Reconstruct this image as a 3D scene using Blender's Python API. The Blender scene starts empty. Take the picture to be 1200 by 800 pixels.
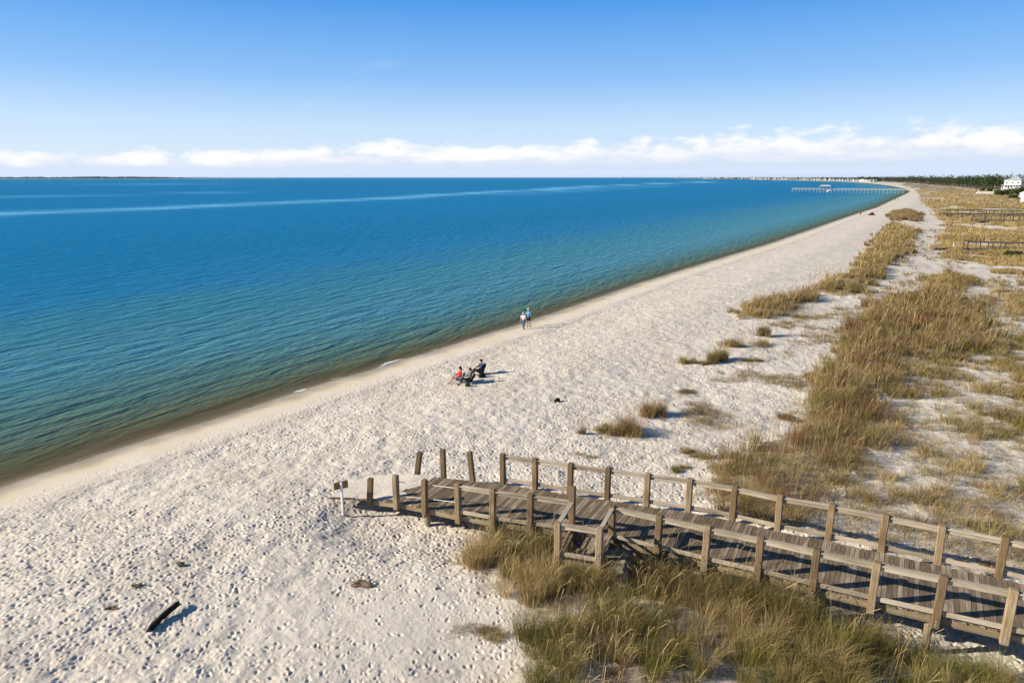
import bpy, bmesh, math, random
import numpy as np
from mathutils import Vector, Matrix, Quaternion

random.seed(7)
rng = np.random.default_rng(11)
R = math.radians
scene = bpy.context.scene
COL = scene.collection

# ------------------------------------------------------------------ camera
CAM_Z = 13.8
FPX = 800.0                      # focal length in pixels of a 1200 px wide frame (24 mm lens)
TH = math.atan((400.0 - 207.6) / FPX)
S_, C_ = math.sin(TH), math.cos(TH)
cam_d = bpy.data.cameras.new('camera')
cam_d.sensor_width = 36.0
cam_d.lens = 24.0
cam_d.clip_start = 0.5
cam_d.clip_end = 120000.0
cam = bpy.data.objects.new('camera', cam_d)
COL.objects.link(cam)
cam.location = (0, 0, CAM_Z)
cam.rotation_euler = (R(90) - TH, 0, 0)
scene.camera = cam


def ray(px, py):
    u, v = (px - 600.0) / FPX, (py - 400.0) / FPX
    return np.array([u, C_ - v * S_, -(S_ + v * C_)])


def on_plane(px, py, z):
    r = ray(px, py)
    t = (CAM_Z - z) / max(-r[2], 1e-5)
    return np.array([r[0] * t, r[1] * t, z])


# ------------------------------------------------------------------ noise
def _hash(ix, iy, seed):
    n = (ix.astype(np.int64) * 374761393 + iy.astype(np.int64) * 668265263 + seed * 974634617) & 0xFFFFFFFF
    n = ((n ^ (n >> 13)) * 1274126177) & 0xFFFFFFFF
    n = n ^ (n >> 16)
    return (n & 0xFFFF) / 65535.0


def vnoise(x, y, seed=0):
    x = np.asarray(x, float); y = np.asarray(y, float)
    ix, iy = np.floor(x), np.floor(y)
    fx, fy = x - ix, y - iy
    fx = fx * fx * (3 - 2 * fx); fy = fy * fy * (3 - 2 * fy)
    a = _hash(ix, iy, seed); b = _hash(ix + 1, iy, seed)
    c = _hash(ix, iy + 1, seed); d = _hash(ix + 1, iy + 1, seed)
    return (a * (1 - fx) + b * fx) * (1 - fy) + (c * (1 - fx) + d * fx) * fy


def fbm(x, y, seed=0, oct=4):
    v, a, t = 0.0, 1.0, 0.0
    for o in range(oct):
        v = v + a * vnoise(np.asarray(x) * 2 ** o + 17.3 * o, np.asarray(y) * 2 ** o - 9.1 * o, seed + o)
        t += a; a *= 0.5
    return v / t


def sstep(a, b, x):
    t = np.clip((np.asarray(x, float) - a) / (b - a), 0, 1)
    return t * t * (3 - 2 * t)


# ------------------------------------------------------------------ shore line and plan of the land
shore_px = [(0, 571), (67, 549), (133, 527), (213, 503), (283, 481), (343, 461), (400, 443), (436, 433), (470, 422),
            (515, 409), (555, 396), (609, 380), (630, 373), (690, 352.5), (750, 331.5), (810, 313), (855, 299.5),
            (900, 286), (960, 265.5), (980, 258.5), (1007, 249.3), (1027, 243.2), (1040, 237), (1053, 231),
            (1062, 227), (1066, 224), (1061, 221.3), (1042, 217.6), (1020, 215.0), (995, 213.0), (950, 211.9), (900, 210.9),
            (850, 209.8), (790, 209.1)]
SHORE = [on_plane(px, py, 0)[:2] for px, py in shore_px]
d0 = SHORE[0] - SHORE[2]; d0 = d0 / np.linalg.norm(d0)
SHORE = [SHORE[0] + d0 * 600, SHORE[0] + d0 * 60] + SHORE
SHORE = np.array(SHORE)
LAND = np.vstack([SHORE, [[15500, 66000], [70000, 66000], [70000, -3000], [-600, -3000]]])


def poly_dist(x, y, poly, closed=True, signed=True):
    """distance to a polyline; positive inside when signed"""
    x = np.asarray(x, float); y = np.asarray(y, float)
    best = np.full(x.shape, 1e18)
    inside = np.zeros(x.shape, bool)
    n = len(poly)
    for i in range(n if closed else n - 1):
        ax, ay = poly[i]; bx, by = poly[(i + 1) % n]
        dx, dy = bx - ax, by - ay
        L = dx * dx + dy * dy + 1e-12
        t = np.clip(((x - ax) * dx + (y - ay) * dy) / L, 0, 1)
        d = (x - ax - t * dx) ** 2 + (y - ay - t * dy) ** 2
        best = np.minimum(best, d)
        if signed:
            cond = ((ay > y) != (by > y))
            xi = ax + (y - ay) * dx / (dy if abs(dy) > 1e-12 else 1e-12)
            inside ^= cond & (x < xi)
    best = np.sqrt(best)
    return np.where(inside, best, -best) if signed else best


def shore_dist(x, y):
    x = np.asarray(x, float); y = np.asarray(y, float)
    d = np.abs(poly_dist(x, y, SHORE, closed=False, signed=False))
    ins = poly_dist_sign(x, y)
    return np.where(ins, d, -d)


def poly_dist_sign(x, y):
    inside = np.zeros(np.shape(x), bool)
    n = len(LAND)
    for i in range(n):
        ax, ay = LAND[i]; bx, by = LAND[(i + 1) % n]
        dy = by - ay
        cond = ((ay > y) != (by > y))
        xi = ax + (y - ay) * (bx - ax) / (dy if abs(dy) > 1e-12 else 1e-12)
        inside ^= cond & (x < xi)
    return inside


def flatpoly(pts, z=1.2):
    return np.array([on_plane(px, py, z)[:2] for px, py in pts])


# zones of dune grass, outlined on the ground
Z_FRONT = flatpoly([(548, 655), (575, 628), (640, 625), (700, 626), (800, 645), (900, 672), (1000, 700), (1060, 730),
                    (1110, 765), (1150, 785), (1190, 830), (560, 860), (585, 790), (602, 745), (592, 700)])
Z_STRIP = flatpoly([(836, 590), (832, 562), (826, 545), (880, 522), (930, 500), (945, 465), (965, 430), (990, 405), (1003, 375), (1040, 350),
                    (1090, 342), (1130, 352), (1150, 378), (1172, 405), (1110, 424), (1066, 430), (1040, 465),
                    (1028, 505), (1022, 545), (985, 572), (950, 632), (890, 615)])
Z_PATCH = flatpoly([(930, 628), (985, 572), (1025, 510), (1045, 460), (1070, 432), (1140, 410), (1230, 385), (1330, 560), (1330, 735),
                    (1171, 690), (1101, 672), (1035, 655)])
Z_DUNE = flatpoly([(858, 371), (880, 354), (930, 346), (962, 327), (985, 324), (1008, 311), (1022, 290), (1034, 274),
                   (1050, 263), (1066, 268), (1070, 278), (1062, 295), (1046, 311), (1030, 326), (1006, 346), (985, 347),
                   (960, 342), (938, 366), (905, 373)])
Z_TUFT = flatpoly([(1046, 258), (1050, 249), (1062, 246), (1074, 251), (1072, 259)])
Z_TUFT2 = flatpoly([(1082, 338), (1090, 326), (1112, 321), (1134, 326), (1140, 336), (1112, 343)])
Z_MEADOW = flatpoly([(1096, 290), (1112, 272), (1104, 258), (1092, 246), (1080, 234), (1072, 221), (1052, 216.6), (1060, 215.0),
                     (1120, 217), (1240, 221), (1500, 240), (1400, 345), (1215, 335), (1170, 318), (1140, 308), (1110, 302)])
Z_MID = flatpoly([(1140, 345), (1150, 330), (1215, 335), (1300, 380), (1230, 385), (1172, 405)])
ZONES = [('front', Z_FRONT), ('strip', Z_STRIP), ('patch', Z_PATCH), ('dune', Z_DUNE), ('tuft', Z_TUFT), ('tuft2', Z_TUFT2),
         ('meadow', Z_MEADOW), ('mid', Z_MID)]


WALK_AXIS = flatpoly([(470, 588), (560, 598), (680, 612), (800, 632), (950, 668), (1100, 705), (1230, 740)], 1.6)


def zone(name, x, y):
    return poly_dist(x, y, dict(ZONES)[name])


def terrain(x, y):
    x = np.asarray(x, float); y = np.asarray(y, float)
    s = shore_dist(x, y)
    r = np.hypot(x, y)
    up = 0.10 * np.clip(s, 0, 4) + 0.62 * sstep(3, 15, s) + 0.22 * sstep(14, 45, s)
    z = np.where(s > 0, up, np.maximum(-3.0, s * 0.10))
    back = sstep(12, 26, s)
    z = z + back * (fbm(x / 9.0, y / 9.0, 3, 3) - 0.5) * 0.35
    z = z + 0.45 * sstep(-1.0, 3.5, zone('strip', x, y)) * (0.4 + fbm(x / 3, y / 3, 5, 2))
    z = z + 0.40 * sstep(-1.0, 3.0, zone('dune', x, y)) * (0.4 + fbm(x / 3, y / 3, 6, 2))
    z = z + 0.5 * sstep(-1.0, 3.0, zone('tuft', x, y)) + 0.4 * sstep(-1.0, 3.0, zone('tuft2', x, y))
    z = z + 0.15 * sstep(-1.0, 2.0, zone('front', x, y)) * fbm(x / 2, y / 2, 8, 2)
    ax_ = poly_dist(x, y, WALK_AXIS, closed=False, signed=False)
    z = z - 0.30 * sstep(3.6, 1.5, ax_)
    m = sstep(0, 12, zone('meadow', x, y))
    z = z + m * (0.35 + 0.9 * (fbm(x / 22.0, y / 22.0, 9, 3) - 0.4))
    return z


def tz(x, y):
    return float(terrain(np.array([x]), np.array([y]))[0])


def at(px, py):
    z = 1.2
    for _ in range(7):
        p = on_plane(px, py, z)
        z = tz(p[0], p[1])
    return Vector((p[0], p[1], z))


# ------------------------------------------------------------------ materials
def new_mat(name):
    m = bpy.data.materials.new(name)
    m.use_nodes = True
    nt = m.node_tree
    nt.nodes.clear()
    out = nt.nodes.new('ShaderNodeOutputMaterial')
    return m, nt, out


def N(nt, kind, **kw):
    n = nt.nodes.new(kind)
    for k, v in kw.items():
        if k.startswith('i_'):
            key = k[2:]
            key = int(key) if key.isdigit() else key.replace('_', ' ')
            n.inputs[key].default_value = v
        else:
            setattr(n, k, v)
    return n


def L(nt, a, b):
    nt.links.new(a, b)


def ramp(nt, fac, stops, interp='LINEAR'):
    r = nt.nodes.new('ShaderNodeValToRGB')
    r.color_ramp.interpolation = interp
    e = r.color_ramp.elements
    while len(e) < len(stops):
        e.new(0.5)
    for el, (p, c) in zip(e, stops):
        el.position = p
        el.color = (c[0], c[1], c[2], 1)
    if fac is not None:
        L(nt, fac, r.inputs[0])
    return r


def math_n(nt, op, a, b=None, c=None, clamp=False):
    n = nt.nodes.new('ShaderNodeMath')
    n.operation = op
    n.use_clamp = clamp
    for i, v in enumerate((a, b, c)):
        if v is None:
            continue
        if isinstance(v, (int, float)):
            n.inputs[i].default_value = v
        else:
            L(nt, v, n.inputs[i])
    return n.outputs[0]


def mixc(nt, fac, a, b, blend='MIX'):
    n = nt.nodes.new('ShaderNodeMix')
    n.data_type = 'RGBA'
    n.blend_type = blend
    for sock, v in ((n.inputs[0], fac), (n.inputs[6], a), (n.inputs[7], b)):
        if isinstance(v, (int, float)):
            sock.default_value = v
        elif isinstance(v, tuple):
            sock.default_value = (v[0], v[1], v[2], 1)
        else:
            L(nt, v, sock)
    return n.outputs[2]


def simple_mat(name, col, rough=0.7, var=0.15, scale=8.0, spec=0.3, metallic=0.0):
    m, nt, out = new_mat(name)
    tc = N(nt, 'ShaderNodeTexCoord')
    no = N(nt, 'ShaderNodeTexNoise', i_Scale=scale, i_Detail=4.0)
    L(nt, tc.outputs['Object'], no.inputs['Vector'])
    dark = tuple(c * (1 - var) for c in col)
    lite = tuple(min(1, c * (1 + var)) for c in col)
    rp = ramp(nt, no.outputs[0], [(0.3, dark), (0.7, lite)])
    b = N(nt, 'ShaderNodeBsdfPrincipled', i_Roughness=rough, i_Metallic=metallic)
    b.inputs['Specular IOR Level'].default_value = spec
    L(nt, rp.outputs[0], b.inputs['Base Color'])
    L(nt, b.outputs[0], out.inputs[0])
    return m


def wood_mat(name, dark, mid, pale):
    m, nt, out = new_mat(name)
    uv = N(nt, 'ShaderNodeUVMap', uv_map='grain')
    mp = N(nt, 'ShaderNodeMapping')
    mp.inputs['Scale'].default_value = (1.6, 26, 1)
    L(nt, uv.outputs[0], mp.inputs[0])
    n1 = N(nt, 'ShaderNodeTexNoise', i_Scale=1.0, i_Detail=5.0, i_Roughness=0.65)
    L(nt, mp.outputs[0], n1.inputs['Vector'])
    n2 = N(nt, 'ShaderNodeTexNoise', i_Scale=1.3, i_Detail=3.0)
    L(nt, uv.outputs[0], n2.inputs['Vector'])
    at_ = N(nt, 'ShaderNodeAttribute', attribute_name='tint')
    f = math_n(nt, 'MULTIPLY_ADD', n1.outputs[0], 0.85, math_n(nt, 'MULTIPLY_ADD', n2.outputs[0], 0.45, -0.22))
    f = math_n(nt, 'ADD', f, math_n(nt, 'MULTIPLY_ADD', at_.outputs['Fac'], 0.55, -0.2))
    rp = ramp(nt, f, [(0.12, dark), (0.5, mid), (0.9, pale)])
    b = N(nt, 'ShaderNodeBsdfPrincipled', i_Roughness=0.85)
    b.inputs['Specular IOR Level'].default_value = 0.15
    L(nt, rp.outputs[0], b.inputs['Base Color'])
    bp = N(nt, 'ShaderNodeBump', i_Strength=0.5, i_Distance=0.008)
    L(nt, n1.outputs[0], bp.inputs['Height'])
    L(nt, bp.outputs[0], b.inputs['Normal'])
    L(nt, b.outputs[0], out.inputs[0])
    return m


M = {}
M['post'] = wood_mat('weathered_post_wood', (0.060, 0.040, 0.021), (0.200, 0.138, 0.074), (0.46, 0.355, 0.23))
M['rail'] = wood_mat('weathered_rail_wood', (0.10, 0.078, 0.052), (0.30, 0.245, 0.170), (0.58, 0.50, 0.385))
M['deck'] = wood_mat('weathered_deck_boards', (0.070, 0.052, 0.034), (0.195, 0.150, 0.100), (0.52, 0.43, 0.315))
M['under'] = wood_mat('understructure_wood', (0.06, 0.045, 0.03), (0.19, 0.145, 0.085), (0.36, 0.29, 0.19))
M['greywood'] = wood_mat('grey_far_wood', (0.05, 0.042, 0.034), (0.14, 0.12, 0.095), (0.28, 0.245, 0.20))
M['drift'] = wood_mat('dark_driftwood', (0.012, 0.009, 0.008), (0.035, 0.026, 0.02), (0.09, 0.07, 0.055))
M['bolt'] = simple_mat('galvanised_bolt', (0.55, 0.55, 0.53), 0.45, 0.1, 20, 0.5, 0.6)
M['rope'] = simple_mat('pale_rope', (0.55, 0.5, 0.42), 0.9)
M['white'] = simple_mat('white_paint', (0.78, 0.78, 0.76), 0.5, 0.06)
M['signwood'] = wood_mat('sign_board_wood', (0.12, 0.07, 0.025), (0.27, 0.165, 0.055), (0.38, 0.25, 0.10))


def sand_material():
    m, nt, out = new_mat('beach_sand')
    geo = N(nt, 'ShaderNodeNewGeometry')
    a_s = N(nt, 'ShaderNodeAttribute', attribute_name='shore')
    a_v = N(nt, 'ShaderNodeAttribute', attribute_name='veg')
    n1 = N(nt, 'ShaderNodeTexNoise', i_Scale=0.35, i_Detail=6.0, i_Roughness=0.6)
    L(nt, geo.outputs['Position'], n1.inputs['Vector'])
    n2 = N(nt, 'ShaderNodeTexNoise', i_Scale=7.0, i_Detail=5.0, i_Roughness=0.7)
    L(nt, geo.outputs['Position'], n2.inputs['Vector'])
    dry = ramp(nt, n1.outputs[0], [(0.3, (0.61, 0.546, 0.445)), (0.7, (0.725, 0.665, 0.565))])
    dry2 = ramp(nt, n2.outputs[0], [(0.25, (0.86, 0.85, 0.84)), (0.7, (1.0, 1.0, 1.0))])
    dryc = mixc(nt, 1.0, dry.outputs[0], dry2.outputs[0], 'MULTIPLY')
    # wetness by distance from the water's edge (shore attribute is metres / 20)
    wob = math_n(nt, 'MULTIPLY_ADD', n1.outputs[0], 0.16, a_s.outputs['Fac'])
    wet = ramp(nt, wob, [(0.05, (0.22, 0.170, 0.095)), (0.11, (0.42, 0.34, 0.215)), (0.16, (0.66, 0.555, 0.38)), (0.24, (0.70, 0.62, 0.47))])
    wf = ramp(nt, wob, [(0.15, (1, 1, 1)), (0.27, (0, 0, 0))])
    c = mixc(nt, wf.outputs[0], dryc, wet.outputs[0])
    # broken line of wrack left by the last tide
    wr = math_n(nt, 'ABSOLUTE', math_n(nt, 'SUBTRACT', math_n(nt, 'MULTIPLY_ADD', n1.outputs[0], 0.22, a_s.outputs['Fac']), 0.345))
    wl = ramp(nt, wr, [(0.0, (1, 1, 1)), (0.016, (0, 0, 0))])
    wn = ramp(nt, n2.outputs[0], [(0.50, (0, 0, 0)), (0.58, (0.75, 0.75, 0.75))])
    wk = math_n(nt, 'MULTIPLY', wl.outputs[0], wn.outputs[0])
    c = mixc(nt, wk, c, (0.16, 0.12, 0.08))
    # dead stalks and litter where plants grow
    n3 = N(nt, 'ShaderNodeTexNoise', i_Scale=1.1, i_Detail=7.0, i_Roughness=0.72)
    L(nt, geo.outputs['Position'], n3.inputs['Vector'])
    lit = ramp(nt, n2.outputs[0], [(0.3, (0.17, 0.125, 0.065)), (0.7, (0.40, 0.31, 0.175))])
    vf = math_n(nt, 'ADD', math_n(nt, 'MULTIPLY', a_v.outputs['Fac'], 1.5), math_n(nt, 'MULTIPLY_ADD', n3.outputs[0], 1.8, -1.55))
    vfr = ramp(nt, vf, [(0.05, (0, 0, 0)), (0.45, (1, 1, 1))])
    c = mixc(nt, vfr.outputs[0], c, lit.outputs[0])
    b = N(nt, 'ShaderNodeBsdfPrincipled')
    b.inputs['Specular IOR Level'].default_value = 0.2
    L(nt, c, b.inputs['Base Color'])
    rr = ramp(nt, a_s.outputs['Fac'], [(0.03, (0.35, 0.35, 0.35)), (0.12, (0.9, 0.9, 0.9))])
    L(nt, rr.outputs[0], b.inputs['Roughness'])
    n4 = N(nt, 'ShaderNodeTexNoise', i_Scale=5.5, i_Detail=6.0, i_Roughness=0.7)
    L(nt, geo.outputs['Position'], n4.inputs['Vector'])
    bs = ramp(nt, a_s.outputs['Fac'], [(0.10, (0, 0, 0)), (0.24, (1, 1, 1))])
    bp = N(nt, 'ShaderNodeBump', i_Distance=0.05)
    L(nt, math_n(nt, 'MULTIPLY', bs.outputs[0], 0.75), bp.inputs['Strength'])
    L(nt, n4.outputs[0], bp.inputs['Height'])
    L(nt, bp.outputs[0], b.inputs['Normal'])
    L(nt, b.outputs[0], out.inputs[0])
    return m


def water_material():
    m, nt, out = new_mat('sea_water')
    geo = N(nt, 'ShaderNodeNewGeometry')
    a_s = N(nt, 'ShaderNodeAttribute', attribute_name='depth')     # metres from shore, log scaled 0..1
    a_k = N(nt, 'ShaderNodeAttribute', attribute_name='slick')

    def noise(scale, rot, sx, sy, detail, rough=0.55, dist=0.0):
        mp = N(nt, 'ShaderNodeMapping')
        mp.vector_type = 'TEXTURE'
        mp.inputs['Rotation'].default_value = (0, 0, rot)
        mp.inputs['Scale'].default_value = (1 / sx, 1 / sy, 1)
        L(nt, geo.outputs['Position'], mp.inputs[0])
        n = N(nt, 'ShaderNodeTexNoise', i_Scale=scale, i_Detail=detail, i_Roughness=rough, i_Distortion=dist)
        L(nt, mp.outputs[0], n.inputs['Vector'])
        return n.outputs[0]
    big = noise(0.012, 0.98, 0.4, 1, 4.0)
    mid = noise(0.10, 0.95, 0.4, 1, 4.0)
    f = math_n(nt, 'ADD', a_s.outputs['Fac'], math_n(nt, 'MULTIPLY_ADD', big, 0.16, -0.08))
    f = math_n(nt, 'ADD', f, math_n(nt, 'MULTIPLY_ADD', mid, 0.14, -0.07))
    col = ramp(nt, f, [(0.0, (0.20, 0.150, 0.055)), (0.11, (0.112, 0.103, 0.014)), (0.25, (0.072, 0.115, 0.036)), (0.41, (0.044, 0.150, 0.120)),
                       (0.60, (0.022, 0.162, 0.200)), (0.71, (0.001, 0.150, 0.320)), (1.0, (0.0, 0.172, 0.375))])
    # ripples
    w1 = noise(0.9, 1.10, 0.28, 1.0, 4.0, 0.5, 0.5)
    w2 = noise(2.6, 1.25, 0.4, 1.0, 3.0, 0.55, 0.4)
    w3 = noise(0.12, 0.95, 0.35, 1.0, 3.0)
    calm = math_n(nt, 'SUBTRACT', 1.0, math_n(nt, 'MULTIPLY', a_k.outputs['Fac'], 0.9))
    h = math_n(nt, 'ADD', math_n(nt, 'MULTIPLY', w1, 0.75), math_n(nt, 'MULTIPLY', w2, 0.16))
    h = math_n(nt, 'ADD', h, math_n(nt, 'MULTIPLY', w3, 0.5))
    near = ramp(nt, a_s.outputs['Fac'], [(0.0, (0.15, 0.15, 0.15)), (0.25, (1, 1, 1))])
    bp = N(nt, 'ShaderNodeBump', i_Distance=0.8)
    L(nt, math_n(nt, 'MULTIPLY', math_n(nt, 'MULTIPLY', calm, near.outputs[0]), 1.0), bp.inputs['Strength'])
    L(nt, h, bp.inputs['Height'])
    diff = N(nt, 'ShaderNodeBsdfDiffuse')
    L(nt, col.outputs[0], diff.inputs[0])
    L(nt, bp.outputs[0], diff.inputs['Normal'])
    gl = N(nt, 'ShaderNodeBsdfGlossy', i_Roughness=0.16)
    gl.inputs[0].default_value = (0.48, 0.90, 1, 1)
    L(nt, bp.outputs[0], gl.inputs['Normal'])
    fr = N(nt, 'ShaderNodeFresnel', i_IOR=1.33)
    L(nt, bp.outputs[0], fr.inputs['Normal'])
    cap0 = ramp(nt, a_s.outputs['Fac'], [(0.08, (0.10, 0.10, 0.10)), (0.30, (0.24, 0.24, 0.24)), (0.45, (0.36, 0.36, 0.36)), (0.8, (0.12, 0.12, 0.12))])
    cap = math_n(nt, 'MULTIPLY_ADD', a_k.outputs['Fac'], 0.62, cap0.outputs[0])
    ff = math_n(nt, 'MINIMUM', math_n(nt, 'MULTIPLY', fr.outputs[0], 0.75), cap)
    mx = N(nt, 'ShaderNodeMixShader')
    L(nt, ff, mx.inputs[0]); L(nt, diff.outputs[0], mx.inputs[1]); L(nt, gl.outputs[0], mx.inputs[2])
    tr = N(nt, 'ShaderNodeBsdfTransparent')
    tr.inputs[0].default_value = (0.92, 0.90, 0.80, 1)
    al = ramp(nt, math_n(nt, 'ADD', a_s.outputs['Fac'], math_n(nt, 'MULTIPLY_ADD', mid, 0.08, -0.04)),
              [(0.0, (0.12, 0.12, 0.12)), (0.06, (0.5, 0.5, 0.5)), (0.14, (0.92, 0.92, 0.92)), (0.22, (1, 1, 1))])
    mx2 = N(nt, 'ShaderNodeMixShader')
    L(nt, al.outputs[0], mx2.inputs[0]); L(nt, tr.outputs[0], mx2.inputs[1]); L(nt, mx.outputs[0], mx2.inputs[2])
    L(nt, mx2.outputs[0], out.inputs[0])
    return m


def plant_material(name, trans=0.25):
    m, nt, out = new_mat(name)
    a = N(nt, 'ShaderNodeAttribute', attribute_name='col')
    d = N(nt, 'ShaderNodeBsdfDiffuse')
    t = N(nt, 'ShaderNodeBsdfTranslucent')
    L(nt, a.outputs['Color'], d.inputs[0]); L(nt, a.outputs['Color'], t.inputs[0])
    mx = N(nt, 'ShaderNodeMixShader', i_0=trans)
    L(nt, d.outputs[0], mx.inputs[1]); L(nt, t.outputs[0], mx.inputs[2])
    L(nt, mx.outputs[0], out.inputs[0])
    return m


def foam_material():
    m, nt, out = new_mat('sea_foam')
    geo = N(nt, 'ShaderNodeNewGeometry')
    n = N(nt, 'ShaderNodeTexNoise', i_Scale=6.0, i_Detail=6.0, i_Roughness=0.7)
    L(nt, geo.outputs['Position'], n.inputs['Vector'])
    a = N(nt, 'ShaderNodeAttribute', attribute_name='thick')
    f = ramp(nt, math_n(nt, 'MULTIPLY_ADD', n.outputs[0], 1.3, math_n(nt, 'ADD', a.outputs['Fac'], -1.15)), [(0.0, (0, 0, 0)), (0.25, (1, 1, 1))])
    d = N(nt, 'ShaderNodeBsdfDiffuse'); d.inputs[0].default_value = (0.78, 0.78, 0.76, 1)
    t = N(nt, 'ShaderNodeBsdfTransparent')
    mx = N(nt, 'ShaderNodeMixShader')
    L(nt, f.outputs[0], mx.inputs[0]); L(nt, t.outputs[0], mx.inputs[1]); L(nt, d.outputs[0], mx.inputs[2])
    L(nt, mx.outputs[0], out.inputs[0])
    return m


M['foam'] = foam_material()
M['sand'] = sand_material()
M['water'] = water_material()
M['grass'] = plant_material('dune_grass_blades', 0.18)
M['leaf'] = plant_material('tree_foliage', 0.15)
M['bark'] = simple_mat('tree_bark', (0.12, 0.095, 0.075), 0.9, 0.3, 3)


# ------------------------------------------------------------------ object helpers
def tag(o, label=None, cat=None, group=None, kind=None):
    if label: o['label'] = label
    if cat: o['category'] = cat
    if group: o['group'] = group
    if kind: o['kind'] = kind
    return o


def empty(name, loc=(0, 0, 0), rz=0.0):
    o = bpy.data.objects.new(name, None)
    o.empty_display_size = 0.3
    o.location = loc
    o.rotation_euler = (0, 0, rz)
    COL.objects.link(o)
    return o


def link_mesh(name, me, mat, parent=None, smooth=False):
    o = bpy.data.objects.new(name, me)
    COL.objects.link(o)
    if mat is not None:
        me.materials.append(mat)
    if parent is not None:
        o.parent = parent
    if smooth:
        me.shade_smooth()
    return o


def np_mesh(name, verts, faces_flat, sizes, attrs=None):
    me = bpy.data.meshes.new(name)
    nv = len(verts)
    me.vertices.add(nv)
    me.vertices.foreach_set('co', np.asarray(verts, np.float32).ravel())
    faces_flat = np.asarray(faces_flat, np.int32)
    me.loops.add(len(faces_flat))
    me.loops.foreach_set('vertex_index', faces_flat)
    sizes = np.asarray(sizes, np.int32)
    me.polygons.add(len(sizes))
    starts = np.concatenate([[0], np.cumsum(sizes)[:-1]]).astype(np.int32)
    me.polygons.foreach_set('loop_start', starts)
    for k, (typ, data) in (attrs or {}).items():
        a = me.attributes.new(k, typ, 'POINT')
        if typ == 'FLOAT':
            a.data.foreach_set('value', np.asarray(data, np.float32).ravel())
        else:
            a.data.foreach_set('color', np.asarray(data, np.float32).ravel())
    me.update(calc_edges=True)
    me.validate()
    return me


class MB:
    """collects beams, boxes and tubes of one part"""
    def __init__(self):
        self.bm = bmesh.new()
        self.uv = self.bm.loops.layers.uv.new('grain')
        self.ti = self.bm.faces.layers.float.new('tint')

    def _finish(self, faces, a, dx, dy, dz, tint):
        off = random.random() * 50
        for f in faces:
            f[self.ti] = tint
            n = f.normal
            for lp in f.loops:
                p = lp.vert.co - a
                u = p.dot(dx)
                v = p.dot(dy) if abs(n.dot(dy)) < 0.5 else p.dot(dz)
                if abs(n.dot(dx)) > 0.7:
                    u, v = p.dot(dy), p.dot(dz)
                lp[self.uv].uv = (u + off, v + off * 0.37)

    def beam(self, a, b, w, h, up=(0, 0, 1), tint=None, taper=1.0, bevel=0.0):
        """box from a to b; w across, h along up"""
        a, b = Vector(a), Vector(b)
        dx = (b - a).normalized()
        upv = Vector(up)
        dy = upv.cross(dx)
        if dy.length < 1e-4:
            dy = Vector((0, 1, 0)).cross(dx)
        dy.normalize()
        dz = dx.cross(dy).normalized()
        vs = []
        for p, k in ((a, 1.0), (b, taper)):
            for sy, sz in ((-1, -1), (1, -1), (1, 1), (-1, 1)):
                vs.append(self.bm.verts.new(p + dy * (sy * w * k / 2) + dz * (sz * h * k / 2)))
        idx = [(3, 2, 1, 0), (4, 5, 6, 7), (0, 1, 5, 4), (1, 2, 6, 5), (2, 3, 7, 6), (3, 0, 4, 7)]
        fs = [self.bm.faces.new([vs[i] for i in q]) for q in idx]
        if bevel > 0:
            es = list({e for f in fs for e in f.edges})
            r = bmesh.ops.bevel(self.bm, geom=es, offset=bevel, segments=1, affect='EDGES', profile=0.5)
            fs = list({f for f in r['faces']} | {f for f in fs if f.is_valid})
            allv = {v for f in fs for v in f.verts}
            fs = list({f for v in allv for f in v.link_faces})
        for f in fs:
            f.normal_update()
        self._finish(fs, a, dx, dy, dz, random.random() if tint is None else tint)
        return self

    def tube(self, pts, r, seg=6, tint=None, r1=None):
        pts = [Vector(p) for p in pts]
        rings = []
        n = len(pts)
        for i, p in enumerate(pts):
            d = (pts[min(i + 1, n - 1)] - pts[max(i - 1, 0)]).normalized()
            q = Vector((0, 0, 1)) if abs(d.z) < 0.9 else Vector((1, 0, 0))
            x = d.cross(q).normalized(); y = d.cross(x)
            rr = r if r1 is None else r + (r1 - r) * i / max(1, n - 1)
            rings.append([self.bm.verts.new(p + x * math.cos(2 * math.pi * k / seg) * rr + y * math.sin(2 * math.pi * k / seg) * rr) for k in range(seg)])
        t = random.random() if tint is None else tint
        for i in range(n - 1):
            for k in range(seg):
                f = self.bm.faces.new((rings[i][k], rings[i][(k + 1) % seg], rings[i + 1][(k + 1) % seg], rings[i + 1][k]))
                f[self.ti] = t
                for lp, (uu, vv) in zip(f.loops, ((i, k), (i, k + 1), (i + 1, k + 1), (i + 1, k))):
                    lp[self.uv].uv = (uu * 0.4, vv * 0.05)
        for ring in (rings[0][::-1], rings[-1]):
            f = self.bm.faces.new(ring); f[self.ti] = t
        return self

    def quad(self, ps, tint=0.5):
        f = self.bm.faces.new([self.bm.verts.new(Vector(p)) for p in ps])
        f[self.ti] = tint
        return self

    def build(self, name, mat, parent=None, smooth=False):
        me = bpy.data.meshes.new(name)
        bmesh.ops.recalc_face_normals(self.bm, faces=self.bm.faces)
        self.bm.to_mesh(me)
        self.bm.free()
        return link_mesh(name, me, mat, parent, smooth)


# ------------------------------------------------------------------ the ground sheet
def polar_grid(dth_fine, th_max, radii):
    fine = np.arange(-R(45), R(45) + 1e-6, dth_fine)
    side = np.linspace(R(45), th_max, 60)[1:]
    th = np.concatenate([-side[::-1], fine, side])
    TT, RR = np.meshgrid(th, radii)
    return RR * np.sin(TT), RR * np.cos(TT), len(radii), len(th)


def grid_faces(nr, nt):
    i = np.arange(nr - 1)[:, None] * nt + np.arange(nt - 1)[None, :]
    q = np.stack([i, i + 1, i + nt + 1, i + nt], -1)[..., ::-1].reshape(-1, 4)
    return q


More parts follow.
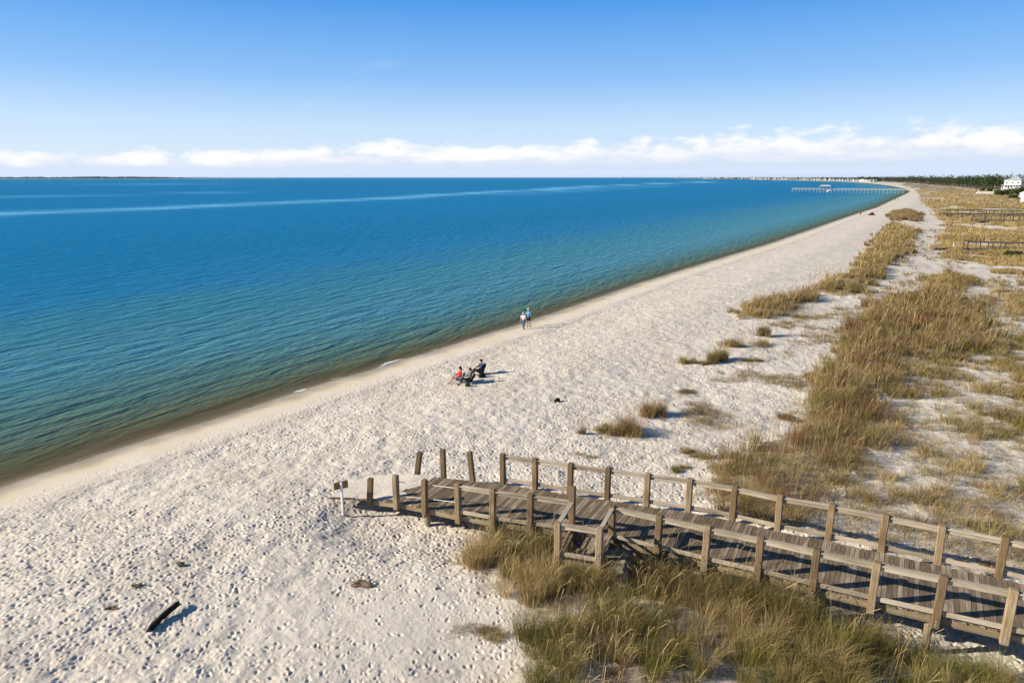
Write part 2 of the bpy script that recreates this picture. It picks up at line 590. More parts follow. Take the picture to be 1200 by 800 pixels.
def make_radii(k, dmin, r0, r1):
    rs = [r0]
    while rs[-1] < r1:
        r = rs[-1]
        rs.append(r + max(dmin, r * r / (12.5 * 682) * k))
        if rs[-1] > 4000:
            rs.append(rs[-1] * 1.5)
    rs = [q for q in rs if q < r1] + [r1]
    return np.array(rs)


# footprints trodden into a height field of 4 cm cells
FX0, FY0, FC, FNX, FNY = -34.0, 12.0, 0.04, 2000, 1950


def footprint_field():
    g = np.zeros((FNY, FNX), np.float32)
    r2 = np.random.default_rng(5)
    n_try = 300000
    x = r2.uniform(FX0 + 1, FX0 + FNX * FC - 1, n_try)
    y = r2.uniform(FY0 + 1, FY0 + FNY * FC - 1, n_try)
    s = shore_dist(x, y)
    dens = np.clip((s - 2.2) / 2.6, 0, 1)
    veg = np.maximum.reduce([zone(k, x, y) for k in ('front', 'strip', 'patch', 'dune')])
    dens *= np.where(veg > 0.3, 0.12, 1)
    # the trodden middle of the beach is dense, the hollow near the walkway's foot and the dune sand are smoother
    dens *= 0.22 + 0.78 * sstep(0.36, 0.58, fbm(x / 7.0, y / 7.0, 31, 3) + 0.10)
    smooth1 = np.exp(-(((x + 3.0) / 4.6) ** 2 + ((y - 17.4) / 2.6) ** 2))
    smooth2 = np.exp(-(((x - 9.0) / 4.5) ** 2 + ((y - 36) / 9.0) ** 2))
    dens *= (1 - 0.92 * smooth1) * (1 - 0.75 * smooth2)
    keep = r2.random(n_try) < dens
    x, y = x[keep], y[keep]
    K = 6
    jj, ii = np.mgrid[-K:K + 1, -K:K + 1].astype(np.float32)
    flow = 1.05            # most people walk along the shore
    for k in range(len(x)):
        cx = (x[k] - FX0) / FC; cy = (y[k] - FY0) / FC
        ix, iy = int(cx), int(cy)
        if ix < K or iy < K or ix >= FNX - K - 1 or iy >= FNY - K - 1:
            continue
        a = flow + r2.normal() * 1.1
        ca, sa = math.cos(a), math.sin(a)
        dx = (ii - (cx - ix)) * FC; dy = (jj - (cy - iy)) * FC
        u = dx * ca + dy * sa; v = -dx * sa + dy * ca
        sz = r2.uniform(0.6, 1.15); an_ = r2.uniform(0.8, 1.25)
        q = (u / (0.070 * sz * an_)) ** 2 + (v / (0.046 * sz / an_)) ** 2
        dep = r2.uniform(0.010, 0.041) * sz
        g[iy - K:iy + K + 1, ix - K:ix + K + 1] += -dep * np.exp(-q ** 1.5) + dep * r2.uniform(0.1, 0.5) * np.exp(-((np.sqrt(q) - 1.55) / 0.5) ** 2)
    return np.clip(g, -0.11, 0.07)


FOOT = footprint_field()


def foot_height(x, y):
    cx = np.clip((x - FX0) / FC, 0, FNX - 2); cy = np.clip((y - FY0) / FC, 0, FNY - 2)
    ix = cx.astype(int); iy = cy.astype(int)
    fx = cx - ix; fy = cy - iy
    h = (FOOT[iy, ix] * (1 - fx) + FOOT[iy, ix + 1] * fx) * (1 - fy) + (FOOT[iy + 1, ix] * (1 - fx) + FOOT[iy + 1, ix + 1] * fx) * fy
    edge = sstep(0, 25, np.minimum.reduce([cx, FNX - 2 - cx])) * sstep(0, 250, FNY - 2 - cy) * sstep(0, 20, cy)
    return h * edge


BARE = [(on_plane(px, py, 1.8), hw * on_plane(px, py, 1.8)[1] / FPX, (on_plane(px, py - hh, 1.8)[1] - on_plane(px, py + hh, 1.8)[1]) / 2)
        for px, py, hw, hh in ((1160, 266, 15, 3.4), (1189, 283, 13, 2.2), (1172, 238, 7, 1.4), (1188, 253.5, 10, 1.6), (1128, 262, 9, 1.8), (1145, 297, 10, 2.2), (1186, 310, 16, 2.5))]


def bare(x, y):
    v = np.full(np.shape(x), -1.0)
    for c, rx, ry in BARE:
        v = np.maximum(v, 1 - np.sqrt(((x - c[0]) / rx) ** 2 + ((y - c[1]) / ry) ** 2) + (fbm(x / 4, y / 4, 77, 2) - 0.5) * 0.9)
    return v


def veg_mask(x, y):
    v = np.zeros(np.shape(x))
    for k, w, soft in (('front', 0.60, 1.0), ('strip', 0.9, 1.2), ('patch', 0.50, 2.5), ('dune', 0.85, 1.0), ('tuft', 0.9, 1.5), ('tuft2', 0.9, 1.5),
                       ('meadow', 0.98, 5.0), ('mid', 0.62, 4.0)):
        v = np.maximum(v, w * sstep(-soft, soft, zone(k, x, y)))
    v = v * (1 - sstep(-0.05, 0.15, bare(x, y)))
    r = np.hypot(x, y)
    # inland behind the meadow everything is overgrown
    far = sstep(350, 700, r) * sstep(40, 110, shore_dist(x, y))
    v = v * (1 - sstep(0.0, 4.0, zone('meadow', x, y)) * 0.55 * sstep(0.50, 0.36, fbm(x / 9, y / 7, 507, 3)))
    return np.maximum(v, far)


def build_ground():
    radii = make_radii(0.42, 0.036, 9.0, 23500.0)
    X, Y, nr, nt = polar_grid(0.00125, R(80), radii)
    x, y = X.ravel(), Y.ravel()
    z = terrain(x, y) + foot_height(x, y)
    s = shore_dist(x, y)
    r = np.hypot(x, y)
    bumpy = sstep(2, 6, s) * np.exp(-r / 260.0)
    rough = 1 - 0.8 * np.exp(-(((x + 3.0) / 4.6) ** 2 + ((y - 17.4) / 2.6) ** 2))
    z = z + bumpy * rough * ((fbm(x / 0.42, y / 0.42, 41, 3) - 0.5) * 0.12 + (fbm(x / 1.3, y / 1.3, 43, 2) - 0.5) * 0.12)
    z = z + sstep(20, 30, s) * sstep(60, 90, r) * np.exp(-r / 400.0) * (fbm(x / 2.2, y / 2.2, 44, 3) - 0.5) * 0.3
    me = np_mesh('ground', np.stack([x, y, z], -1), grid_faces(nr, nt).ravel(), np.full((nr - 1) * (nt - 1), 4),
                 {'shore': ('FLOAT', np.clip(s / 20.0, -0.2, 2)), 'veg': ('FLOAT', veg_mask(x, y))})
    o = link_mesh('ground', me, M['sand'], None, True)
    tag(o, 'pale beach sand full of footprints, with dunes behind', 'ground', kind='structure')


build_ground()


# ------------------------------------------------------------------ the water sheet
SLICKS = [([on_plane(px, py, 0)[:2] for px, py in ((-260, 262), (0, 250), (150, 245), (400, 235), (600, 224), (740, 216.5), (830, 213.2))], 9, 1.0),
          ([on_plane(px, py, 0)[:2] for px, py in ((-200, 236), (0, 231), (170, 227.6), (300, 224.5))], 11, 0.55),
          ([on_plane(px, py, 0)[:2] for px, py in ((600, 228), (700, 222), (790, 217.5))], 9, 0.35),
          ([on_plane(px, py, 0)[:2] for px, py in ((-100, 219), (120, 216.5), (420, 214))], 30, 0.4)]


def build_water():
    radii = make_radii(1.6, 0.12, 18.0, 24000.0)
    X, Y, nr, nt = polar_grid(0.0035, R(80), radii)
    x, y = X.ravel(), Y.ravel()
    s = -shore_dist(x, y)
    r = np.hypot(x, y)
    slick = np.zeros_like(x)
    for pl, w, k in SLICKS:
        d = poly_dist(x + (fbm(x / 60, y / 60, 71, 3) - 0.5) * 30, y, np.array(pl), closed=False, signed=False)
        ww = w * 1.15 + r * 0.012
        slick = np.maximum(slick, k * np.exp(-(d / ww) ** 2))
    slick *= 0.65 + 0.5 * fbm(x / 50, y / 120, 73, 3)
    # shoal water close in; the depth grows with the distance from the shore
    s_true = s
    s = s / (1.0 + 0.8 * sstep(75, 25, y))
    dp = np.log1p(np.clip(s, 0, None) / 2.0) / math.log1p(220 / 2.0)
    z = np.zeros_like(x)
    q = grid_faces(nr, nt)
    keep = (s_true[q] > -4.0).any(axis=1)
    q = q[keep]
    used, inv = np.unique(q.ravel(), return_inverse=True)
    me = np_mesh('water', np.stack([x, y, z], -1)[used], inv, np.full(len(q), 4),
                 {'depth': ('FLOAT', np.clip(dp, 0, 1.2)[used]), 'slick': ('FLOAT', np.clip(slick, 0, 1)[used])})
    o = link_mesh('water', me, M['water'], None, True)
    tag(o, 'calm rippled bay water, brown at the edge and blue far out', 'water', kind='structure')


build_water()

def build_foam():
    V, T, F = [], [], []
    for x0, x1, wid, k_ in ((340, 366, 0.5, 1.0), (382, 412, 0.35, 0.65), (432, 486, 0.55, 0.95), (500, 520, 0.5, 0.7), (80, 120, 0.35, 0.5), (230, 262, 0.3, 0.5), (560, 600, 0.5, 0.55)):
        xs = np.linspace(x0, x1, 40)
        pts = np.array([on_plane(q, np.interp(q, [p[0] for p in shore_px[:20]], [p[1] for p in shore_px[:20]]), 0)[:2] for q in xs])
        d = np.gradient(pts, axis=0); d /= np.linalg.norm(d, axis=1)[:, None]
        nrm = np.stack([-d[:, 1], d[:, 0]], -1)
        wob = (fbm(pts[:, 0] * 0.7, pts[:, 1] * 0.7, 33, 3) - 0.5) * 0.8
        b = len(V)
        for i in range(40):
            e = math.sin(math.pi * i / 39)
            for j in range(5):
                o_ = wob[i] + 0.15 + (j - 2) * wid * 0.35 * (0.4 + 0.6 * e)
                V.append((*(pts[i] + nrm[i] * o_), 0.012)); T.append(k_ * e * (1 - abs(j - 2) / 2.2))
        F.append(grid_faces(40, 5) + b)
    me = np_mesh('foam', np.array(V), np.concatenate(F).ravel(), np.full(sum(len(f) for f in F), 4), {'thick': ('FLOAT', np.array(T))})
    o = link_mesh('foam', me, M['foam'])
    tag(o, 'thin slivers of white foam along the water edge', 'foam', kind='stuff')


build_foam()

# ------------------------------------------------------------------ the boardwalk
H_RAIL = 1.22


def deck_z(x):
    return float(np.interp(x, [-6.2, -4.6, -3.2, -0.4, 14.0, 30.0], [1.26, 1.52, 1.62, 1.75, 2.40, 2.55]))


def post_from_top(px, py, h=H_RAIL):
    z = 2.0
    for _ in range(12):
        p = on_plane(px, py, z + h)
        z = deck_z(p[0])
    return Vector((p[0], p[1], z))


def deck_point(px, py):
    z = 1.6
    for _ in range(12):
        p = on_plane(px, py, z)
        z = deck_z(p[0])
    return Vector((p[0], p[1], z))


FAR_TOPS = [(589.3, 532.8), (627.5, 538.1), (668.5, 544), (712.8, 549.3), (759.5, 556), (808.8, 562.1), (861.3, 570.7),
            (915, 582), (975.2, 592), (1038.2, 604.3), (1105.2, 617.5), (1178.2, 631)]
NEAR_TOPS = [(463.2, 556), (496.8, 561.3), (536.5, 568), (577.3, 574.7), (621.3, 580.0), None, (718.3, 593.5),
             (772.5, 605.0), (829.3, 617.7), (892, 630.3), (957.3, 645.0), (1027.8, 660.2), (1105.1, 675.8), (1188, 692.7)]
FP = [post_from_top(*p) for p in FAR_TOPS]
NP_ = [None if p is None else post_from_top(*p) for p in NEAR_TOPS]
tall = NP_[4].lerp(NP_[6], 0.52)
NP_[5] = tall
for lst in (FP, NP_):                       # three more bays run out of the frame
    d = lst[-1] - lst[-3]
    for k in range(3):
        q = lst[-1] + d * 0.5
        q.z = deck_z(q.x)
        lst.append(q)
N1 = post_from_top(432, 560.5, 0.95)
tip_n = deck_point(383, 584.5)
far_end = deck_point(432, 556)
far_mid = [deck_point(488, 556), deck_point(519, 558.5), deck_point(553, 562)]
near_edge = [tip_n, N1] + NP_
far_edge = [far_end] + far_mid + FP

root = empty('boardwalk', (NP_[6].x, NP_[6].y, 0))
tag(root, 'weathered brown plank boardwalk with post railings running down to the sand', 'boardwalk')
ORG = Vector(root.location)


def lc(p):
    return Vector(p) - ORG


def resample(poly, n):
    poly = [Vector(p) for p in poly]
    ds = [0.0]
    for a, b in zip(poly, poly[1:]):
        ds.append(ds[-1] + (b - a).length)
    out = []
    for t in np.linspace(0, ds[-1], n):
        i = min(len(poly) - 2, max(0, int(np.searchsorted(ds, t) - 1)))
        k = (t - ds[i]) / max(1e-6, ds[i + 1] - ds[i])
        out.append(poly[i].lerp(poly[i + 1], k))
    return out


def edge_offset(poly, d):
    """move an edge line outwards/inwards in plan"""
    out = []
    for i, p in enumerate(poly):
        t = (poly[min(i + 1, len(poly) - 1)] - poly[max(i - 1, 0)])
        n = Vector((-t.y, t.x, 0)).normalized()
        out.append(p + n * d)
    return out


near_in = edge_offset(near_edge, 0.095)     # boards end inside the posts
far_in = edge_offset(far_edge, -0.095)
NPL = 200
nb, fb = resample(near_in, NPL + 1), resample(far_in, NPL + 1)
deck = MB()
for i in range(NPL):
    a0, a1, b0, b1 = nb[i], nb[i + 1], fb[i], fb[i + 1]
    g = 0.045
    ov = random.uniform(-0.03, 0.03)
    p = [a0.lerp(a1, g), a0.lerp(a1, 1 - g), b0.lerp(b1, 1 - g), b0.lerp(b1, g)]
    dirv = (p[3] - p[0]).normalized()
    p[0] = p[0] - dirv * (0.02 + ov); p[1] = p[1] - dirv * (0.02 + ov)
    dz = random.uniform(-0.006, 0.006)
    top = [deck.bm.verts.new(lc(q) + Vector((0, 0, dz))) for q in p]
    bot = [deck.bm.verts.new(lc(q) + Vector((0, 0, dz - 0.04))) for q in p]
    fs = [deck.bm.faces.new(top)]
    for k in range(4):
        fs.append(deck.bm.faces.new((top[k], bot[k], bot[(k + 1) % 4], top[(k + 1) % 4])))
    fs.append(deck.bm.faces.new(bot[::-1]))
    for f in fs: f.normal_update()
    dx = dirv; dz_ = Vector((0, 0, 1)); dy = dz_.cross(dx)
    tn = 0.15 + 0.6 * random.random() ** 1.4
    deck._finish(fs, lc(p[0]), dx, dy, dz_, tn)
deck.build('deck', M['deck'], root)

for nm, ed, off in (('stringer', near_edge, 0.14), ('stringer', far_edge, -0.14), ('stringer', None, 0)):
    if ed is None:
        ln = [a.lerp(b, 0.5) for a, b in zip(resample(near_edge, 20), resample(far_edge, 20))]
    else:
        ln = resample(edge_offset(ed, off), 20)
    mb = MB()
    for a, b in zip(ln, ln[1:]):
        if a.z < 1.55:
            continue
        mb.beam(lc(a) - Vector((0, 0, 0.155)), lc(b) - Vector((0, 0, 0.155)), 0.06, 0.22, tint=0.6)
    mb.build(nm, M['under'], root)

# a pale fascia board along the near edge, in lengths
for a, b in zip(near_edge[1:], near_edge[2:]):
    t = (b - a).normalized(); n = Vector((-t.y, t.x, 0)).normalized()
    MB().beam(lc(a) + n * 0.10 + t * 0.11 - Vector((0, 0, 0.13)), lc(b) + n * 0.10 - t * 0.11 - Vector((0, 0, 0.13)), 0.035, 0.16,
              tint=random.uniform(0.5, 0.95)).build('fascia_board', M['under'], root)


def post(base, h, below, w=0.205, tilt=(0, 0), tdir=None, bolts=False, tint=None):
    b = lc(base)
    t = Vector((tilt[0], tilt[1], 0))
    up = tdir if tdir is not None else Vector((0, 1, 0))
    o = MB().beam(b - Vector((0, 0, below)) - t * (below / max(h, 0.1)), b + Vector((0, 0, h)) + t, w, w, up=up, bevel=0.018,
                  tint=random.uniform(0.25, 0.75) if tint is None else tint).build('post', M['post'], root)
    if bolts:
        for dzz in (-0.17, -0.07):
            nn = Vector((up.y, -up.x, 0)).normalized()
            c = b + Vector((0, 0, dzz))
            MB().tube([c + up * -0.088, c + up * -0.112], 0.028, 8).build('bolt', M['bolt'], o)
    return o


def tang(lst, i):
    return (lst[min(i + 1, len(lst) - 1)] - lst[max(i - 1, 0)]).normalized()


def rails(a, b, ra=0.06):
    """upper and lower rail between two posts"""
    t = (b - a).normalized()
    p0, p1 = lc(a) + t * 0.085, lc(b) - t * 0.085
    sag = random.uniform(-0.012, 0.012)
    MB().beam(p0 + Vector((0, 0, H_RAIL - 0.115)), p1 + Vector((0, 0, H_RAIL - 0.115 + sag)), 0.055, 0.13, tint=random.uniform(0.45, 0.9), bevel=0.008).build('handrail', M['rail'], root)
    MB().beam(p0 + Vector((0, 0, H_RAIL - 0.018)), p1 + Vector((0, 0, H_RAIL - 0.018 + sag)), 0.135, 0.038, tint=random.uniform(0.55, 1.0)).build('rail_cap', M['rail'], root)
    MB().beam(p0 + Vector((0, 0, 0.16)), p1 + Vector((0, 0, 0.16 + sag)), 0.055, 0.14, tint=random.uniform(0.3, 0.85), bevel=0.008).build('lower_rail', M['rail'], root)


for i, p in enumerate(FP):
    t = tang(FP, i)
    n = Vector((-t.y, t.x, 0)).normalized()
    jit = (random.uniform(-0.02, 0.02), random.uniform(-0.015, 0.015))
    post(p, H_RAIL + 0.06, 0.24, tilt=jit, tdir=n)
    if i + 1 < len(FP):
        rails(p, FP[i + 1])
for i, p in enumerate(NP_):
    t = tang(NP_, i)
    n = Vector((-t.y, t.x, 0)).normalized()
    if i == 5:
        post(p, 1.76, 0.85, tdir=n, tint=0.45)
        continue
    h = H_RAIL + 0.06 if i > 1 else H_RAIL - 0.02
    post(p, h, 0.30 if i > 1 else 0.22, tilt=(random.uniform(-0.02, 0.02), random.uniform(-0.02, 0.02)), tdir=n, bolts=i > 6)
    if i + 1 < len(NP_) and i >= 2 and i not in (4, 5):
        rails(p, NP_[i + 1])
rails(NP_[4], NP_[5])
post(N1, 0.95, 0.15, tilt=(0.07, 0.02), tdir=Vector((0.2, 1, 0)).normalized(), tint=0.35)
# bare leaning posts beyond the far edge
for (bx, by), (tx, ty), hh in (((488, 555), (490.7, 532), 1.0), ((519, 558), (518, 526.5), 1.12), ((553, 562), (549.3, 529.3), 1.15)):
    b = deck_point(bx, by)
    tt = on_plane(tx, ty, b.z + hh)
    post(b + Vector((0.02, 0.12, 0)), hh, 0.55, tilt=(tt[0] - b.x, (tt[1] - b.y) * 0.6), tdir=Vector((0.3, 1, 0)).normalized())
# pale ropes strung along the foot of the walkway
for k, (h0, h1) in enumerate(((0.90, 1.08), (0.30, 0.52))):
    pts = [lc(NP_[0]) + Vector((0.02, 0.08, h0)), lc(NP_[1]) + Vector((0, 0.10, (h0 + h1) / 2 - 0.02)), lc(NP_[2]) + Vector((-0.09, 0.03, h1))]
    MB().tube(pts, 0.016, 6).build('rope', M['rope'], root)
# piles under the walkway
for i, tpos in enumerate(np.linspace(0.16, 0.98, 9)):
    ne, fe = resample(near_edge, 101), resample(far_edge, 101)
    k = int(tpos * 100)
    for e, o_ in ((ne[k], fe[k]), (fe[k], ne[k])):
        q = e.lerp(o_, 0.12)
        gz = tz(q.x, q.y)
        MB().tube([lc(Vector((q.x, q.y, gz - 0.4))), lc(Vector((q.x, q.y, q.z - 0.27)))], 0.11, 10, tint=0.8).build('pile', M['under'], root)
    a, b = ne[k], fe[k]
    MB().beam(lc(a.lerp(b, 0.02)) - Vector((0, 0, 0.345)), lc(a.lerp(b, 0.98)) - Vector((0, 0, 0.345)), 0.09, 0.16, tint=0.7).build('cross_beam', M['under'], root)

# side landing with its railings, half of its floor gone
A, B = NP_[5], NP_[6]
t = (B - A).normalized()
n = Vector((t.y, -t.x, 0)).normalized()
DEP = 1.62
L2 = B + n * DEP - t * 0.02
L1 = A + n * DEP + t * 0.03
L1.z, L2.z = A.z, B.z
lt = -n
post(L2, H_RAIL + 0.06, 0.42, tdir=lt, tint=0.9)
post(L1, H_RAIL + 0.02, 0.42, tdir=lt, tint=0.8)
rails(L1, L2)
rails(B, L2)
MB().beam(lc(A) + n * 0.09 + Vector((0, 0, H_RAIL - 0.03)), lc(L1) - n * 0.09 + Vector((0, 0, H_RAIL - 0.03)), 0.15, 0.06, tint=0.8).build('handrail', M['rail'], root)
MB().beam(lc(A) + n * 0.09 + Vector((0, 0, 0.18)), lc(L1) - n * 0.09 + Vector((0, 0, 0.05)), 0.05, 0.14, tint=0.3).build('lower_rail', M['rail'], root)
for f in (0.03, 0.5, 0.97):
    q0, q1 = A.lerp(B, f), L1.lerp(L2, f)
    MB().beam(lc(q0) + n * 0.02 - Vector((0, 0, 0.13)), lc(q1) - Vector((0, 0, 0.13)), 0.05, 0.16, tint=0.5).build('joist', M['under'], root)
MB().beam(lc(L1) + t * 0.1 - Vector((0, 0, 0.14)), lc(L2) - t * 0.1 - Vector((0, 0, 0.14)), 0.045, 0.19, tint=0.95).build('fascia_board', M['under'], root)
lf = MB()
for k in range(9):
    f0 = 0.40 + k * 0.066
    if k in (1,):
        continue
    q0, q1 = A.lerp(B, f0 + 0.03), L1.lerp(L2, f0 + 0.03)
    e = 0.0 if k > 2 else 0.45
    lf.beam(lc(q0) + n * 0.05 - Vector((0, 0, 0.018)), lc(q0.lerp(q1, 1 - e)) - n * 0.12 - Vector((0, 0, 0.018)), 0.115, 0.036, tint=random.random())
lf.build('landing_floor', M['deck'], root)
q = A.lerp(L2, 0.5)
MB().beam(lc(A.lerp(L1, 0.9)) + t * 0.25 - Vector((0, 0, 0.35)), lc(A.lerp(B, 0.75)) + n * 0.35 + Vector((0, 0, 0.03)), 0.13, 0.035, tint=0.95).build('loose_board', M['deck'], root)
MB().beam(lc(A.lerp(B, 0.15)) + n * 0.3 - Vector((0, 0, 0.25)), lc(A.lerp(B, 0.5)) + n * 1.2 - Vector((0, 0, 0.15)), 0.12, 0.035, tint=0.7).build('loose_board', M['deck'], root)

# wind-blown sand lying over the foot of the ramp
ns, nw = 70, 26
nn_, ff_ = resample(near_in[:5], ns), resample(far_in[:5], ns)
V, A_s = [], []
for i in range(ns):
    for j in range(nw):
        w = j / (nw - 1)
        p = nn_[i].lerp(ff_[i], w)
        k = i / (ns - 1)
        hgt = 0.035 + 0.05 * (float(fbm(np.array([p.x * 1.7]), np.array([p.y * 2.6]), 91, 3)[0]) - 0.45) - 0.40 * max(0, k - 0.36 - 0.06 * w) - 0.05 * max(0, 0.12 - w) / 0.12 * (1 if k > 0.2 else 0)
        V.append((p.x, p.y, p.z + max(-0.03, min(hgt, 0.05))))
me = np_mesh('sand_drift', np.array(V), grid_faces(ns, nw)[:, ::-1].ravel(), np.full((ns - 1) * (nw - 1), 4),
             {'shore': ('FLOAT', np.full(ns * nw, 1.5)), 'veg': ('FLOAT', np.zeros(ns * nw))})
o = link_mesh('sand_drift', me, M['sand'], None, True)
tag(o, 'smooth pale sand blown over the foot of the boardwalk', 'sand', kind='stuff')

# ------------------------------------------------------------------ the sign at the foot of the ramp
sb = at(402, 602.5)
sg = empty('sign_post', sb)
tag(sg, 'white post with a small brown sign board beside the boardwalk end', 'sign')
MB().beam((0, 0, -0.3), (0.0, 0, 1.36), 0.085, 0.085, up=(0.3, 1, 0), bevel=0.008).build('post', M['white'], sg)
d = Vector((0.80, -0.55, 0)).normalized()
d = Vector((0.86, 0.50, 0)).normalized()
MB().beam(Vector((0, 0, 1.22)) - d * 0.28 + Vector((-0.03, 0.06, 0)), Vector((0, 0, 1.22)) + d * 0.28 + Vector((-0.03, 0.06, 0)), 0.03, 0.30, tint=0.5).build('sign_board', M['signwood'], sg)

# ------------------------------------------------------------------ grass
PAL = {'straw': (0.50, 0.375, 0.18), 'gold': (0.40, 0.295, 0.135), 'olive': (0.245, 0.205, 0.060), 'green': (0.180, 0.182, 0.045),
       'brown': (0.27, 0.185, 0.095), 'red': (0.27, 0.145, 0.075), 'grey': (0.25, 0.195, 0.13)}


class Blades:
    def __init__(self):
        self.parts = []

    def tufts(self, cx, cy, cz, n, h, spread, wid, cols, seed=0, lean=(0.25, 0.75), wind=0.04):
        """cx.. arrays of tufts; n blades per tuft; h height array; cols (k,3) array"""
        g = np.random.default_rng(seed + len(self.parts))
        K = len(cx)
        tot = K * n
        idx = np.repeat(np.arange(K), n)
        ang = g.uniform(0, 2 * np.pi, tot)
        rad = np.sqrt(g.random(tot)) * spread[idx] * 0.55
        bx = cx[idx] + np.cos(ang) * rad
        by = cy[idx] + np.sin(ang) * rad
        bz = cz[idx] - 0.03
        hh = h[idx] * g.uniform(0.45, 1.1, tot)
        a2 = ang + g.normal(0, 0.8, tot)
        ln = g.uniform(lean[0], lean[1], tot) * hh
        ox = np.cos(a2) * ln + wind * hh
        oy = np.sin(a2) * ln
        wd = wid[idx] * g.uniform(0.7, 1.3, tot)
        wa = g.uniform(0, 2 * np.pi, tot)
        wx, wy = np.cos(wa) * wd / 2, np.sin(wa) * wd / 2
        base = np.stack([bx, by, bz], -1)
        mid = base + np.stack([ox * 0.32, oy * 0.32, hh * 0.62], -1)
        tip = base + np.stack([ox, oy, hh * (1.0 - 0.25 * (ln / hh) ** 2)], -1)
        w = np.stack([wx, wy, np.zeros(tot)], -1)
        v = np.stack([base - w, base + w, mid - w * 0.75, mid + w * 0.75, tip], 1)       # tot,5,3
        c = cols[idx] * g.uniform(0.72, 1.3, (tot, 1))
        c = np.repeat(c[:, None, :], 5, 1)
        self.parts.append((v.reshape(-1, 3), c.reshape(-1, 3), tot))

    def stalks(self, cx, cy, cz, h, wid, cols, seed=0, lean=0.35, wind=0.25):
        """sea-oat stalks: thin stem with a drooping seed head"""
        g = np.random.default_rng(seed + 99 + len(self.parts))
        tot = len(cx)
        a = g.uniform(0, 2 * np.pi, tot)
        ln = g.uniform(0.05, lean, tot) * h
        ox, oy = np.cos(a) * ln + wind * h * g.uniform(0.2, 1, tot), np.sin(a) * ln
        base = np.stack([cx, cy, cz - 0.03], -1)
        p1 = base + np.stack([ox * 0.45, oy * 0.45, h * 0.75], -1)
        p2 = base + np.stack([ox * 1.0, oy * 1.0, h * 1.0], -1)
        tip = base + np.stack([ox * 1.45, oy * 1.45, h * 0.95], -1)
        wa = g.uniform(0, 2 * np.pi, tot)
        w = np.stack([np.cos(wa) * wid / 2, np.sin(wa) * wid / 2, np.zeros(tot)], -1)
        w2 = w * 0.7; w3 = w * 2.6
        v1 = np.stack([base - w, base + w, p1 - w2, p1 + w2, p2], 1)
        v2 = np.stack([p1 - w2, p1 + w2, p2 - w3, p2 + w3, tip], 1)
        c = np.repeat((cols * g.uniform(0.8, 1.25, (tot, 1)))[:, None, :], 5, 1)
        for v in (v1, v2):
            self.parts.append((v.reshape(-1, 3), c.reshape(-1, 3), tot))

    def mesh(self, name, origin=(0, 0, 0)):
        V = np.concatenate([p[0] for p in self.parts]) - np.array(origin)
        Cc = np.concatenate([p[1] for p in self.parts])
        tot = len(V) // 5
        b = np.arange(tot)[:, None] * 5
        f = np.concatenate([b + np.array([[0, 1, 3, 2]]), b + np.array([[2, 3, 4]])], 1).ravel()
        sizes = np.tile([4, 3], tot)
        C4 = np.concatenate([np.clip(Cc, 0, 1), np.ones((len(Cc), 1))], 1)
        return np_mesh(name, V, f, sizes, {'col': ('FLOAT_COLOR', C4)})


def pal_mix(names, k, seed):
    g = np.random.default_rng(seed)
    base = np.array([PAL[n] for n in names])
    i = g.integers(0, len(base), k); j = g.integers(0, len(base), k)
    f = g.random((k, 1))
    return base[i] * f + base[j] * (1 - f)


def scatter(name, per_m2, seed, thr=None, scale=3.0, edge=0.0):
    poly = dict(ZONES)[name]
    lo, hi = poly.min(0) - 1, poly.max(0) + 1
    g = np.random.default_rng(seed)
    n = int((hi[0] - lo[0]) * (hi[1] - lo[1]) * per_m2)
    x = g.uniform(lo[0], hi[0], n); y = g.uniform(lo[1], hi[1], n)
    d = zone(name, x, y) + (fbm(x / 1.5, y / 1.5, seed + 3, 3) - 0.5) * (2.4 + 0.025 * np.hypot(x, y))
    k = d > edge
    # only what lies in or near the field of view
    k &= (np.abs(x) < y * 0.98 + 3)
    if thr is not None:
        k &= fbm(x / scale, y / scale, seed + 7, 3) + g.normal(0, 0.035, n) > thr
    x, y = x[k], y[k]
    return x, y, terrain(x, y)


def clear_of_walk(x, y, z, margin=0.0):
    ne = np.array([(p.x, p.y) for p in near_edge]); fe = np.array([(p.x, p.y) for p in far_edge])
    d = poly_dist(x, y, np.vstack([ne, fe[::-1]]))
    land = poly_dist(x, y, np.array([(p.x, p.y) for p in (A, B, L2, L1)]))
    k = (d < -margin) & (land < -0.05)
    return x[k], y[k], z[k]


GR = Blades()
W0 = 0.00033         # blade width grows with distance so that far grass stays cheap


def wd(x, y, k=1.0):
    return np.maximum(0.0072, np.hypot(x, y) * W0) * k


def add_zone(name, dens, n, hr, spread, pal, seed, thr=None, scale=3.0, wk=1.0, lean=(0.25, 0.75), edge=0.0):
    x, y, z = scatter(name, dens, seed, thr, scale, edge)
    x, y, z = clear_of_walk(x, y, z, 0.12)
    g = np.random.default_rng(seed + 1)
    h = g.uniform(hr[0], hr[1], len(x)) * (0.65 + 0.7 * fbm(x / 2.5, y / 2.5, seed + 2, 2))
    k = len(pal)
    f = np.clip((fbm(x / 2.2, y / 2.2, seed + 21, 3) - 0.28) / 0.46 + g.normal(0, 0.12, len(x)), 0, 0.999) * k
    base = np.array([PAL[q] for q in pal])
    i0 = f.astype(int); i1 = np.minimum(i0 + 1, k - 1); fr = (f - i0)[:, None]
    cols = (base[i0] * (1 - fr) + base[i1] * fr) * g.uniform(0.72, 1.22, (len(x), 1)) * {'strip': 0.86, 'dune': 0.90, 'patch': 0.92, 'front': 0.92}.get(name, 1.0)
    GR.tufts(x, y, z, n, h, np.full(len(x), spread) * g.uniform(0.6, 1.3, len(x)), wd(x, y, wk), cols, seed, lean)
    return x, y, z


